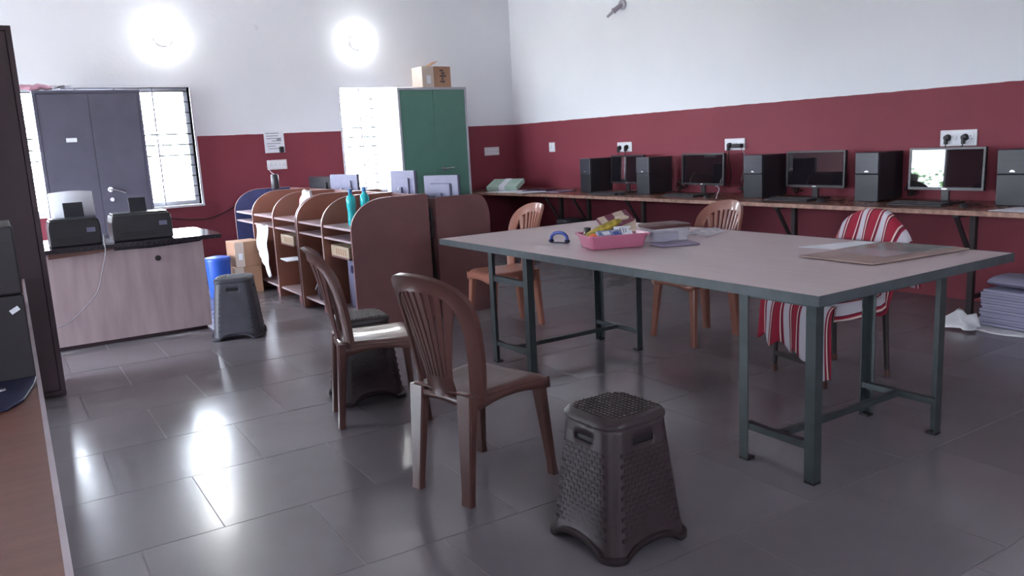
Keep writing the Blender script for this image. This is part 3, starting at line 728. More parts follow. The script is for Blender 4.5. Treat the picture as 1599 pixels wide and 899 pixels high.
keyboard('black keyboard in front of the dark unlit monitor', 5.80, 5.90, R(-2))
keyboard('black keyboard in front of the monitor that mirrors a pale wall', 5.80, 4.60, R(2))
keyboard('black keyboard in front of the monitor that mirrors the doorway', 5.82, 3.45, R(-3))
mouse('black mouse right of the leftmost keyboard on the counter', 5.72, 6.74)
mouse('black mouse beside the keyboard of the dark unlit monitor', 5.78, 5.55, R(20))
mouse('black mouse between the fourth tower and its keyboard', 5.78, 4.27, R(-15))
mouse('black mouse near the right-edge tower', 5.80, 3.10, R(10))
def tangle(label, y, x=6.2, n=4, span=.22, mt=M_PLUG):
    m = MB()
    for k in range(n):
        pts = []; a0 = random.uniform(0, 6)
        for j in range(9):
            a = a0+j*.9; pts.append((x+random.uniform(-.05, .05), y+span*.5*math.cos(a)*random.uniform(.5, 1), .80+.012*k+abs(.12*math.sin(a*.5+k))*random.uniform(.3, 1)))
        m.tube(smoothpts(pts, 4), .004, 5)
    tag(m.build('cable_tangle', mt, smooth=True), label, 'cables')
tangle('tangle of black cables between the second tower and the unlit monitor', 6.34, 6.22, span=.14)
tangle('tangle of cables under the socket with the adapter, left of the middle tower', 5.40, 6.15, 4, .16)
tangle('tangle of black cables right of the middle tower', 4.90, 6.27, 3, .10)
tangle('tangle of black cables right of the fourth tower', 3.78, 6.27, 3, .10)
t = MB(); t.tube(smoothpts([(5.70, 5.36, .795), (5.71, 5.35, .84), (5.72, 5.34, .88), (5.76, 5.40, .905), (5.80, 5.46, .90)]), .004)
tag(t.build('usb_cable', M_GREYF, smooth=True), 'loose silvery cable end standing beside the middle tower', 'cable')
# papers on the counter
m = MB(); m.loft([[(5.60, 2.83, .7935), (6.05, 2.74, .7935), (6.0, 2.42, .7935), (5.585, 2.48, .7935)], [(5.60, 2.83, .797), (6.05, 2.74, .797), (6.0, 2.42, .797), (5.585, 2.48, .797)]])
tag(m.build('paper_sheets', M_PAPER), 'white sheets lying at the right end of the counter below the dark tower', 'paper')
def sheet(name, label, x, y, w, d, rz, z, mt, th=.004, rx=0):
    m = MB(); m.box((0, 0, 0), (w, d, th), m=Matrix.Rotation(rx, 4, 'X')); o = m.build(name, mt, loc=(x, y, z), rz=rz); return tag(o, label, 'paper')
sheet('newspaper', 'white newspaper spread flat on the counter in the corner', 5.62, 8.75, .40, .62, R(12), .7935, M_PAPER)
sheet('newspaper', 'second white sheet overlapping the newspaper on the corner counter', 5.60, 8.35, .36, .40, R(-20), .7985, M_PAPER)
sheet('dark_booklet', 'dark purple booklet lying on the white sheets near the corner', 5.80, 8.42, .30, .34, R(25), .8045, M_DKBLUE, .008)
sheet('purple_folder', 'flat mauve folder left of the first computer tower', 5.84, 8.02, .30, .22, R(8), .7965, M_PURPLE, .010)
t = thing('green_carton', 'pale green flat carton with a white band tilted on the corner newspapers', 'box', (5.72, 9.10, .812), R(-62))
m = MB(); m.box((0, 0, .055), (.46, .24, .06), m=Matrix.Rotation(R(22), 4, 'X')); m.build('box_shell', M_GREENF, t, bevel=.003)
m = MB(); m.box((0, 0, .0555), (.09, .243, .063), m=Matrix.Rotation(R(22), 4, 'X')); m.build('white_band', M_PAPER, t)

# stools and case under the counter
def rrect(h, r, z, n=5, rz=0, wav=None):
    pts = []
    for cx, cy, a0 in ((h-r, h-r, 0), (-h+r, h-r, 90), (-h+r, -h+r, 180), (h-r, -h+r, 270)):
        for k in range(n+1):
            a = R(a0+90*k/n); pts.append((cx+r*math.cos(a), cy+r*math.sin(a), z))
    return pts
def square_ring(h, r, z, per=14):
    """rounded square, dense along sides so arches can be cut; returns pts with side parameter"""
    pts = []
    for s_ in range(4):
        a = s_*90
        for k in range(per):
            u = -1+2*k/per
            x, y = h, u*h
            # rounding
            m_ = h-r
            if abs(y) > m_:
                dy = (abs(y)-m_)/r; ang = dy*math.pi/4
                x = m_+r*math.cos(ang); y = math.copysign(m_+r*math.sin(ang), y)
            ca, sa = math.cos(R(a)), math.sin(R(a)); pts.append((x*ca-y*sa, x*sa+y*ca, z, u))
    return pts
def stool(label, loc, rz, mt, H=.48, ht=.135, hb=.178):
    t = thing('plastic_stool', label, 'stool', loc, rz)
    m = MB(); per = 24
    levels = [(0, hb+.012), (.018, hb+.012), (.022, hb+.001)] + [(z, hb+(ht-hb)*((z-.02)/(H-.04))) for z in (.06, .10, .2, .3, .355, .383, .405, .43, H-.03)]
    rings = []
    for z, h in levels:
        ring = []
        for (x, y, zz, u) in square_ring(h, .06, z, per):
            lift = 0
            if z < .05 and abs(u) < .62: lift = .042*math.sqrt(max(0, 1-(u/.62)**2))
            elif z < .105 and abs(u) < .62: lift = .02*math.sqrt(max(0, 1-(u/.62)**2))
            ring.append((x, y, z+lift))
        rings.append(ring)
    vr = m.loft(rings, close_ends=False)
    # cut the grip slots: remove side faces between z .385 and .40/.. near the centre
    kill = []
    for f in m.bm.faces:
        c = f.calc_center_median()
        if .385 < c.z < .402 and min(abs(c.x), abs(c.y)) < .045: kill.append(f)
    bmesh.ops.delete(m.bm, geom=kill, context='FACES')
    side = m.build('side_shell', mt, t, smooth=True, solid=.004)
    m = MB()
    rings = [[(x, y, z) for x, y, z in rrect(ht+.006-i0, .068, zz, 6)] for i0, zz in ((0, H-.034), (-.004, H-.03), (-.004, H-.018), (.004, H-.006), (.014, H-.001), (.03, H))]
    m.loft(rings); m.build('stool_top', mt, t, smooth=True)
    m = MB()  # raised weave on the top
    n = 13
    for i in range(n):
        for j in range(n):
            x = -.112+.224*i/(n-1); y = -.112+.224*j/(n-1)
            if math.hypot(max(0, abs(x)-.07), max(0, abs(y)-.07)) > .048: continue
            if (i+j) % 2: m.box((x, y, H+.001), (.0145, .009, .004))
            else: m.box((x, y, H+.001), (.009, .0145, .004))
    o = m.build('woven_top_relief', mt, t); o['kind'] = 'stuff'
    m = MB()  # raised weave on the sides
    for s_ in range(4):
        ca, sa = math.cos(R(90*s_)), math.sin(R(90*s_))
        for i in range(20):
            z = .075+.355*i/20
            if .375 < z < .44: continue
            h = hb+(ht-hb)*((z-.02)/(H-.04))
            ww = (h-.05)
            nn = 15
            for j in range(nn):
                if (i+j) % 2: continue
                y = -ww+2*ww*j/(nn-1); x = h+.0015
                if i < 3 and abs(y) < h*.62 and False: continue
                m.box((x*ca-y*sa, x*sa+y*ca, z), (.004, .019, .011), rz=R(90*s_))
    o = m.build('woven_side_relief', mt, t); o['kind'] = 'stuff'
    for s_ in range(4):
        m = MB(); ca, sa = math.cos(R(90*s_)), math.sin(R(90*s_)); h = hb+(ht-hb)*((.40-.02)/(H-.04))-.006
        m.box((h*ca, h*sa, .394), (.002, .11, .036), rz=R(90*s_))
        m.build('grip_shade_panel', M_PLUG, t)  # black panel behind each cut slot stands in for its shade
    return t
stool('dark brown woven plastic stool standing alone in the right foreground', (1.725, 2.105, 0), R(2), M_STOOL)
stool('slate grey plastic stool against the pale desk panel', (1.50, 6.50, 0), R(-22), M_STOOLG)
stool('dark woven plastic stool half hidden behind the left brown chair', (1.67, 4.30, 0), R(-6), M_STOOL)
stool('grey plastic stool under the counter behind the far brown chair', (5.75, 7.72, 0), R(0), M_STOOLG)
stool('dark plastic stool under the counter between two brackets', (5.80, 7.02, 0), R(5), M_STOOL)
t = thing('equipment_bag', 'low black round-topped bag on the floor under the counter', 'bag', (5.95, 6.05, 0))
m = MB(); m.sphere((0, 0, .0), .36, (.75, 1.0, 1.15), 20)
bmesh.ops.bisect_plane(m.bm, geom=m.bm.verts[:]+m.bm.edges[:]+m.bm.faces[:], plane_co=(0, 0, 0.001), plane_no=(0, 0, -1), clear_outer=True)
m.build('bag_body', M_BAGD, t, smooth=True)

# paper pile on the floor under the counter
t = thing('sheet_bundle', 'tall bundle of lilac-grey papers on a white sack under the counter', 'papers', (5.78, 2.62, 0), R(-4))
m = MB()
z = .012
for i in range(13):
    h_ = .019; a = random.uniform(-.006, .006)
    m.box((a, random.uniform(-.01, .01), z+h_/2), (.40+random.uniform(-.015, .015), .42, h_-.001), rz=R(random.uniform(-2, 2))); z += h_
m.build('paper_stack', M_BUNDLE, t, bevel=.004)
m = MB(); rings = []
for i in range(9):
    u = -1+2*i/8; rings.append([(.19*math.cos(a*math.pi/6)*(1-.05*u*u)+.02, u*.20, z+.045+.042*math.sin(a*math.pi/6)*(1-.2*u*u)) for a in range(12)])
m.loft(rings); m.build('folded_bundle', M_BUNDLE, t, smooth=True)
m = MB(); rows_ = []
for i in range(10):
    v = i/9; rows_.append([(-.36+.62*u+.02*math.sin(v*9), -.30+.66*v+.02*math.sin(u*11), .003+.004*max(0, math.sin(v*7+1)*math.exp(-u*9))) for u in [k/12 for k in range(13)]])
m.loft(rows_, cyclic=False); o = m.build('white_sack', M_BAGW, smooth=True, solid=.003, loc=(5.80, 2.60, .0)); tag(o, 'white woven sack spread on the floor beneath the paper bundle', 'sack')
m = MB(); rows_ = []
for i in range(8):
    v = i/7; rows_.append([(-.02-.13*v+.025*math.sin(u*6+v*3), .12*u+.02*math.sin(v*6), .006+.10*(1-v)*abs(math.sin(math.pi*(u*.5+.5)))**.5*(1+.25*math.sin(u*7+v*4))) for u in [k/6*2-1 for k in range(7)]])
m.loft(rows_, cyclic=False); o = m.build('plastic_bag', M_BAGW, smooth=True, solid=.003, loc=(5.50, 2.90, .012)); tag(o, 'crumpled white printed bag slumped left of the paper bundle', 'bag')

# ------------------------------------------------------------------ worktable
t = thing('work_table', 'large pale-topped worktable with grey steel angle legs in the middle', 'table', (0, 0, 0))
TZ = .77
m = MB(); m.b2(2.573, 4.017, 1.903, 4.997, TZ-.038, TZ); m.build('table_top', M_TTOP, t)
m = MB(); e = .003
m.b2(2.570, 2.573, 1.90, 5.00, TZ-.040, TZ+.0015); m.b2(4.017, 4.02, 1.90, 5.00, TZ-.040, TZ+.0015); m.b2(2.573, 4.017, 1.90, 1.903, TZ-.04, TZ+.0015); m.b2(2.573, 4.017, 4.997, 5.00, TZ-.04, TZ+.0015)
m.build('edge_band', M_TEDGE, t)
def angle_leg(mb, x, y, sx, sy, z0, z1, w=.046, th=.005):
    """L section with its corner at (x,y), flanges running inward (sx, sy)"""
    P = [(x, y), (x+sx*w, y), (x+sx*w, y+sy*th), (x+sx*th, y+sy*th), (x+sx*th, y+sy*w), (x, y+sy*w)]
    mb.prism(P, 'z', z0, z1)
def base(y0, y1, x0, x1, zb):
    for x, sx in ((x0, 1), (x1, -1)):
        for y, sy in ((y0, 1), (y1, -1)):
            m = MB(); angle_leg(m, x, y, sx, sy, .012, TZ-.0385); l_ = m.build('leg', M_STEEL, t)
            m = MB(); m.box((x+sx*.022, y+sy*.022, .006), (.046, .046, .012)); m.build('rubber_foot', M_PLUG, l_)
        m = MB(); xx = x+sx*.024; m.b2(xx-.017, xx+.017, y0+.006, y1-.006, zb-.014, zb+.014); m.build('end_bar', M_STEEL, t)
        m = MB(); m.b2(xx-.012, xx+.012, y0+.006, y1-.006, TZ-.050, TZ-.0395); m.build('top_rail', M_STEEL, t)
    ym = (y0+y1)/2
    m = MB(); m.b2(x0+.042, x1-.042, ym-.015, ym+.015, zb-.01, zb+.014); m.build('long_bar', M_STEEL, t)
    for y in (y0+.012, y1-.012):
        m = MB(); m.b2(x0+.006, x1-.006, y-.006, y+.006, TZ-.050, TZ-.0395); m.build('top_rail', M_STEEL, t)
base(1.915, 2.295, 2.575, 3.475, .155)
base(3.95, 4.395, 2.60, 3.50, .13)
m = MB(); m.b2(2.605, 2.64, 3.956, 4.389, .54, .575); m.build('upper_end_bar', M_STEEL, t)

# things on the worktable
t = thing('basket', 'pink plastic tray basket full of packets on the worktable', 'basket', (3.02, 3.66, TZ+.0016), R(-20))
m = MB(); rings = []
def rr2(a, b, r, z, n=4):
    pts = []
    for cx, cy, a0 in ((a-r, b-r, 0), (-a+r, b-r, 90), (-a+r, -b+r, 180), (a-r, -b+r, 270)):
        for k in range(n+1): an = R(a0+90*k/n); pts.append((cx+r*math.cos(an), cy+r*math.sin(an), z))
    return pts
m.loft([rr2(.015, .01, .005, .003), rr2(.15, .105, .02, .003), rr2(.158, .113, .02, .01), rr2(.176, .132, .022, .082), rr2(.186, .142, .024, .084), rr2(.187, .143, .024, .074)], close_ends=False)
bmesh.ops.holes_fill(m.bm, edges=[e_ for e_ in m.bm.edges if e_.is_boundary and all(v.co.z < .004 for v in e_.verts)], sides=0)
m.build('basket_shell', M_PINK, t, smooth=True, solid=.003)
bm_ = Matrix.Translation((3.02, 3.66, TZ)) @ Matrix.Rotation(R(-20), 4, 'Z')
def inb(x, y, z): v = bm_ @ Vector((x, y, z)); return (v.x, v.y, v.z)
t = thing('spice_jar', 'small jar with a dark cap at the left inside the pink basket', 'jar', inb(-.125, .075, .010), 0)
m = MB(); m.lathe([(.02, 0), (.024, .004), (.024, .07), (.018, .082)]); m.build('jar_body', mat('olive_glass', (.14, .12, .05), .15), t, smooth=True)
m = MB(); m.lathe([(.021, .083), (.021, .105), (.017, .108)]); m.build('cap', M_PLUG, t, smooth=True)
t = thing('yellow_pouch', 'mustard yellow foil pouch leaning across the pink basket', 'pouch', inb(-.04, .03, .088), R(-12))
m = MB(); rings = []
for i in range(9):
    u = -1+2*i/8; r = .034*math.sqrt(max(.02, 1-abs(u)**3)); rings.append([(u*.13, r*1.2*math.cos(a*math.pi/6), .022+u*.045+r*.75*math.sin(a*math.pi/6)) for a in range(12)])
m.loft(rings); m.build('pouch_body', M_YELLOW, t, smooth=True)
m = MB(); m.sphere((.125, 0, .075), .03, (1.6, 1, .5), 12); m.build('pouch_end', M_CREAM, t, smooth=True)
m = MB(); m.sphere((0, 0, 0), .032, (1.1, 1, .8), 14); tag(m.build('orange_ball', M_ORANGE, smooth=True, loc=inb(-.125, -.045, .066)), 'bright orange plastic piece at the front of the pink basket', 'toy')
def tilted_box(name, label, loc, rz, rx, ry, dims, mt, patches=()):
    t = thing(name, label, 'packet', loc, rz)
    Rm = Matrix.Rotation(rx, 4, 'X') @ Matrix.Rotation(ry, 4, 'Y')
    m = MB(); m.box((0, 0, 0), dims, m=Rm); m.build('packet_body', mt, t, bevel=.002)
    for (u, v, a, b, pm, nm) in patches:
        m = MB(); m.box(Rm @ Vector((u*dims[0]/2, v*dims[1]/2, dims[2]/2+.0012)), (a*dims[0], b*dims[1], .0015), m=Rm); m.build(nm, pm, t)
    return t
tilted_box('blue_packet', 'blue and white crinkled packet at the front of the pink basket', inb(-.035, -.068, .078), R(-15), R(28), R(0), (.15, .08, .022), M_BLUEPK, ((-.3, .2, .3, .4, M_PAPER, 'label_patch'), (.5, -.1, .25, .5, M_BLUEP, 'label_patch')))
tilted_box('white_label_packet', 'packet with a white printed label in the middle of the pink basket', inb(.055, -.045, .092), R(-30), R(30), R(0), (.10, .09, .014), M_PAPER, ((-.3, 0, .06, .6, M_INK, 'print_line'), (0, 0, .06, .6, M_INK, 'print_line'), (.3, 0, .06, .4, M_INK, 'print_line')))
tilted_box('maroon_carton', 'maroon and cream patterned carton on top of the pile in the pink basket', inb(.05, .065, .148), R(-4), R(34), R(-14), (.20, .11, .024), M_MAROON, ((-.75, .0, .22, .9, M_CREAM, 'cream_patch'), (.35, .45, .32, .5, M_CREAM, 'cream_patch'), (.0, -.5, .2, .4, M_PURPLE, 'mauve_patch')))
tilted_box('cream_packet', 'plain cream packet leaning at the right end of the pink basket', inb(.105, .01, .115), R(-40), R(20), R(-10), (.10, .13, .016), M_CREAM)
# blue arched handle
t = thing('arched_tool', 'blue arched plastic handle with two dark feet left of the pink basket', 'tool', (2.93, 4.065, TZ+.0016), R(-70))
m = MB(); m.tube(smoothpts([(-.06, 0, .02), (-.055, 0, .045), (-.03, 0, .062), (0, 0, .066), (.03, 0, .062), (.055, 0, .045), (.06, 0, .02)]), .011, 10); m.build('arch', M_BLUEP, t, smooth=True)
for s_ in (-1, 1):
    m = MB(); m.sphere((.06*s_, 0, .014), .017, (1.1, 1.1, .8), 12); m.build('foot', M_DKBLUE, t, smooth=True)
m = MB(); m.b2(-.05, .05, -.008, .008, .0005, .008); m.build('base_bar', M_DKBLUE, t)
# lidded clear box, folder
t = thing('lidded_box', 'cloudy clear plastic box with a flat brown lid on the worktable', 'box', (3.38, 3.60, TZ+.0016), R(-15))
m = MB(); m.loft([rr2(.11, .085, .02, .001), rr2(.115, .09, .02, .01), rr2(.125, .10, .02, .085)], close_ends=False)
bmesh.ops.holes_fill(m.bm, edges=[e_ for e_ in m.bm.edges if e_.is_boundary and all(v.co.z < .004 for v in e_.verts)], sides=0)
m.build('container', M_CLEAR, t, smooth=True, solid=.003)
m = MB(); m.loft([rr2(.128, .103, .02, .087), rr2(.13, .105, .02, .09), rr2(.13, .105, .02, .104), rr2(.122, .097, .02, .108)]); m.build('lid', M_LID, t, smooth=True)
m = MB(); m.box((0, 0, .03), (.15, .11, .05), rz=.3); m.build('wrapped_contents', M_PURPLE, t, bevel=.01)
m = MB(); rows_ = []
for i in range(8):
    v = i/7; rows_.append([(-.16+.34*u, -.14+.24*v, .004+.022*abs(math.sin(u*9+v*5))*math.sin(math.pi*v)+.003) for u in [k/9 for k in range(10)]])
m.loft(rows_, cyclic=False); o = m.build('clear_wrap', M_CLEAR, smooth=True, solid=.002, loc=(3.72, 3.66, TZ+.002), rz=R(20)); tag(o, 'thin clear plastic wrap lying right of the lidded box', 'wrapper')
m = MB(); m.box((0, 0, .006), (.24, .17, .009)); o = m.build('purple_notebook', M_PURPLE, loc=(3.30, 3.43, TZ+.002), rz=R(-20), bevel=.002); tag(o, 'mauve notebook with dark edge partly under the pink basket', 'notebook')
# right end papers
m = MB(); m.loft([[(3.60, 2.80, z_), (3.64, 2.60, z_), (4.0, 2.59, z_), (3.96, 2.70, z_)] for z_ in (TZ+.002, TZ+.004)])
tag(m.build('paper_sheet', M_PAPER), 'bright white sheet of paper lying beside the brown board', 'paper')
m = MB(); m.loft([[(3.32, 2.575, z_), (3.31, 2.165, z_), (4.00, 2.10, z_), (3.985, 2.54, z_)] for z_ in (TZ+.0045, TZ+.010)])
tag(m.build('drawing_board', M_BOARD, bevel=.001), 'flat tan hardboard sheet lying at the right end of the worktable', 'board')
m = MB(); m.loft([[(3.54, 2.52, z_), (3.51, 2.24, z_), (3.86, 2.21, z_), (3.87, 2.50, z_)] for z_ in (TZ+.0105, TZ+.012)])
tag(m.build('plastic_folder', M_CLEAR), 'cloudy plastic folder resting on the tan board', 'folder')
m = MB(); m.loft([[(3.72, 2.53, z_), (3.70, 2.22, z_), (3.985, 2.16, z_), (3.975, 2.51, z_)] for z_ in (TZ+.0125, TZ+.014)])
tag(m.build('plastic_folder', M_FILE), 'green tinted clear folder over the right part of the tan board', 'folder')

# ------------------------------------------------------------------ monobloc chairs
def build_chair(name, label, loc, rz, mt):
    t = thing(name, label, 'chair', loc, rz)
    SZ = .45
    # seat: dished grid with rolled rim
    m = MB(); N = 16; rows_ = []
    def hw(u):  # half width along depth u -1..1 (back..front)
        return .175+.035*(u+1)/2
    for i in range(N+1):
        u = -1+2*i/N; row = []
        for j in range(N+1):
            v = -1+2*j/N
            x = -.20+.425*(u+1)/2; y = hw(u)*v
            dish = -.020*(1-v*v)*(1-(u*.9)**2)
            lip = -.030*max(0, (u-.72)/.28)**2 - .018*max(0, (abs(v)-.86)/.14)**2
            x += .012*(1-v*v)*max(0, u)
            rib = .0015*math.cos(v*math.pi*7) if (abs(v) < .72 and abs(u) < .72) else 0
            row.append((x, y, SZ+dish+lip+rib))
        rows_.append(row)
    m.loft(rows_, cyclic=False)
    # apron
    o = m.build('seat', mt, t, smooth=True, solid=.006)
    m = MB(); ring = []
    for i in range(N+1): ring.append((-.20+.425*i/N, -hw(-1+2*i/N), SZ-.018))
    for j in range(1, N): ring.append((.225+.012*(1-(-1+2*j/N)**2), -.21+.42*j/N, SZ-.031))
    for i in range(N+1): ring.append((.225-.425*i/N, hw(1-2*i/N), SZ-.018))
    for j in range(1, N): ring.append((-.20, .175-.35*j/N, SZ-.018))
    low = []
    for (x, y, z) in ring:
        arch = .022*min(1, max(0, 1-(abs(y)/.16)**2)) if x > .2 or x < -.18 else .022*max(0, 1-((x-.01)/.16)**2)
        low.append((x*1.01, y*1.015, z-.048+arch))
    m.loft([ring, low], close_ends=False); m.build('apron', mt, t, smooth=True, solid=.005)
    # backrest frame: arch band
    def bx(z): return -.200-.17*max(0, (z-SZ))-.16*max(0, (z-SZ))**2
    def bp(y, z): return Vector((bx(z)+1.9*y*y, y, z))
    path = []
    W = lambda z: .192+.026*math.sin(min(1, max(0, (z-SZ)/.30))*math.pi/2)
    for k in range(7): z = SZ-.03+(.75-SZ+.03)*k/6; path.append((-W(z), z))
    H0, H1 = .75, .935
    for k in range(1, 14):
        a = math.pi*(1-k/14); path.append((W(.75)*math.copysign(abs(math.cos(a))**.80, math.cos(a)), H0+(H1-H0)*abs(math.sin(a))**.80))
    for k in range(7): z = .75-(.75-SZ+.03)*k/6; path.append((W(z), z))
    m = MB(); rings = []
    n_ = len(path)
    for i, (y, z) in enumerate(path):
        a = path[max(0, i-1)]; b = path[min(n_-1, i+1)]
        ty, tz = b[0]-a[0], b[1]-a[1]; l_ = math.hypot(ty, tz); ty /= l_; tz /= l_
        ny, nz = tz, -ty      # inward normal in the y-z plane
        # make it point inward
        cy, cz = 0-y, .62-z
        if ny*cy+nz*cz < 0: ny, nz = -ny, -nz
        top = max(0, (z-.70)/.23)
        wid = .050+.018*top
        P0 = bp(y, z); P1 = bp(y+ny*wid, z+nz*wid)
        fr = Vector((1, 0, .25)).normalized()
        th = .011
        mid = (P0+P1)/2
        rings.append([P0-fr*th*1.7, P0+fr*.004, mid+fr*th*.55, P1+fr*.002, P1-fr*th*.9, mid-fr*th*.35])
    m.loft(rings); br = m.build('backrest', mt, t, smooth=True)
    # fan of slats
    ns = 8
    for k in range(ns):
        s = -1+2*k/(ns-1)
        m = MB(); rings = []
        for i in range(9):
            v = i/8
            zt = H0+(H1-H0)*(1-abs(s*.66)**2)**.5-.060
            z = SZ+.045+(zt-SZ-.045)*v
            yc = s*(.066+.074*v**1.2)
            hwid = (.0065+.0055*v) if abs(s) < .99 else (.010+.010*v*v)
            a = bp(yc-hwid, z); b = bp(yc+hwid, z)
            rings.append([a+Vector((.003, 0, 0)), (a+b)/2+Vector((.006, 0, 0)), b+Vector((.003, 0, 0)), b-Vector((.004, 0, 0)), a-Vector((.004, 0, 0))])
        m.loft(rings); m.build('slat', mt, br, smooth=True)
    m = MB(); rings = []
    for i in range(5):
        z = SZ-.03+.085*i/4; hwid = .085-.012*i/4
        rings.append([bp(y, z)+Vector((.004, 0, 0)) for y in (-hwid, -hwid/2, 0, hwid/2, hwid)]+[bp(y, z)-Vector((.005, 0, 0)) for y in (hwid, hwid/2, 0, -hwid/2, -hwid)])
    m.loft(rings); m.build('splat_base', mt, br, smooth=True)
    # legs: tapered channel sections
    def leg(top, bot, w0, w1, d0, d1, flare):
        m = MB(); rings = []
        for i in range(9):
            v = i/8; c = Vector(top).lerp(Vector(bot), v); w = w0+(w1-w0)*v; d = d0+(d1-d0)*v
            if v > .97: w *= 1+flare; d *= 1+flare
            a = w/2; b = d/2; ch = min(a, b)*.35
            P = [(-b+ch, -a), (b-ch, -a), (b, -a+ch), (b, a-ch), (b-ch, a), (-b+ch, a), (-b, a-ch), (-b, -a+ch)]
            rings.append([(c.x+p[0], c.y+p[1], c.z) for p in P])
        m.loft(rings); m.build('leg', mt, t, smooth=True)
    for s_ in (-1, 1):
        leg((-.185, .140*s_, SZ-.005), (-.222, .150*s_, 0), .086, .052, .046, .030, .12)
        leg((.190, .178*s_, SZ-.025), (.222, .215*s_, 0), .060, .034, .045, .028, .25)
    return t
ch = build_chair('plastic_chair', 'glossy brown plastic chair nearest the camera, its back towards us', (1.583, 2.834, 0), R(14.6), M_CHAIR)
c = dup(ch, 'brown plastic chair just behind the nearest one, tucked by the dark stool', (1.594, 3.93, 0), R(-14.5))
def recolor(root, mt):
    for o in kids(root):
        if o.type == 'MESH':
            o.data = o.data.copy(); o.data.materials[0] = mt
        for q in kids(o):
            q.data = q.data.copy(); q.data.materials[0] = mt
c = dup(ch, 'brown plastic chair tinted lighter as if lit at the far left end of the worktable', (3.25, 5.245, 0), R(176)); recolor(c, M_CHAIR_LIT)
c = dup(ch, 'brown plastic chair with gleaming slats on the far side of the worktable', (4.03, 3.97, 0), R(176))
for o in kids(c): pass
recolor(c, mat('glossy_brown_plastic_half_lit', (.22, .085, .06), .30, var=.06, scale=5, coat=.35))  # brown plastic lightened, this chair's stronger light put into the colour

# ------------------------------------------------------------------ towel-draped chair
t = thing('draped_chair', 'dark-legged chair under a red striped towel behind the worktable', 'chair', (3.92, 2.82, 0), R(168))
m = MB(); m.b2(-.21, .22, -.215, .215, .43, .455); m.build('seat', M_BRKT, t, bevel=.01)
for x in (-.22, .225):
    for s_ in (-1, 1):
        m = MB(); m.cyl((x, .205*s_, 0.012), (x*.93, .195*s_, .43), .015, .018, n=10); l_ = m.build('leg', M_BRKT, t, smooth=True)
        m = MB(); m.cyl((x, .205*s_, 0), (x, .205*s_, .04), .019, n=10); m.build('foot_cap', M_CHAIR, l_, smooth=True)
m = MB(); m.b2(.205, .235, -.195, .195, .10, .125); m.build('front_stretcher', M_BRKT, t)
m = MB(); rings = []
for i in range(15):
    a = math.pi*i/14; y = -.225*math.cos(a); z = .70+.20*math.sin(a)**.8 if 0 < i < 14 else .70
    rings.append((-.30+.5*y*y, y, z))
pts = [(-.20, -.20, .43), (-.24, -.215, .56)] + rings + [(-.24, .215, .56), (-.20, .20, .43)]
m.tube(pts, .016, 8); m.build('back_frame', M_BRKT, t, smooth=True)
m = MB(); m.loft([[(-.215-.09*v+.4*y*y-.02, y, .50+.37*v*(1-(y/.3)**2*.6)) for y in [-.2+.05*k for k in range(9)]] for v in (0, .5, 1)], cyclic=False); m.build('back_panel', M_BRKT, t, solid=.008)
# towel
def stripes():
    m = bpy.data.materials.new('red_white_striped_cotton'); m.use_nodes = True; nt = m.node_tree; b = nt.nodes['Principled BSDF']
    b.inputs['Roughness'].default_value = .9
    uv = nt.nodes.new('ShaderNodeUVMap'); uv.uv_map = 'uv'; s = nt.nodes.new('ShaderNodeSeparateXYZ'); nt.links.new(uv.outputs[0], s.inputs[0])
    ml = nt.nodes.new('ShaderNodeMath'); ml.operation = 'MULTIPLY'; ml.inputs[1].default_value = 4.0; nt.links.new(s.outputs['X'], ml.inputs[0])
    fr = nt.nodes.new('ShaderNodeMath'); fr.operation = 'FRACT'; nt.links.new(ml.outputs[0], fr.inputs[0])
    cr = nt.nodes.new('ShaderNodeValToRGB'); cr.color_ramp.interpolation = 'CONSTANT'
    RED = (.30, .012, .035, 1); WH_SHADED = (.50, .47, .52, 1); DK = (.14, .01, .03, 1); CR = (.70, .55, .50, 1)  # white stripe greyed, shade put into its colour
    el = cr.color_ramp.elements; el[0].position = 0; el[0].color = RED; el[1].position = .34; el[1].color = CR
    for p, c_ in ((.39, DK), (.46, RED), (.50, WH_SHADED), (.80, DK), (.83, RED), (.88, CR), (.93, DK)):
        e_ = el.new(p); e_.color = c_
    nt.links.new(fr.outputs[0], cr.inputs[0]); nt.links.new(cr.outputs[0], b.inputs['Base Color'])
    wv = nt.nodes.new('ShaderNodeTexNoise'); wv.inputs['Scale'].default_value = 160; bp = nt.nodes.new('ShaderNodeBump'); bp.inputs['Strength'].default_value = .4; bp.inputs['Distance'].default_value = .004
    nt.links.new(wv.outputs['Fac'], bp.inputs['Height']); nt.links.new(bp.outputs[0], b.inputs['Normal'])
    return m
prof = smoothpts([(-.385, 0, .50), (-.375, 0, .66), (-.355, 0, .83), (-.335, 0, .915), (-.305, 0, .93), (-.272, 0, .90), (-.235, 0, .76), (-.20, 0, .60), (-.165, 0, .475), (-.05, 0, .468), (.10, 0, .468), (.20, 0, .470), (.245, 0, .455), (.262, 0, .40), (.265, 0, .29), (.27, 0, .18)], 3)
bmt = bmesh.new(); uvl = bmt.loops.layers.uv.new('uv'); NV = 40; grid = []
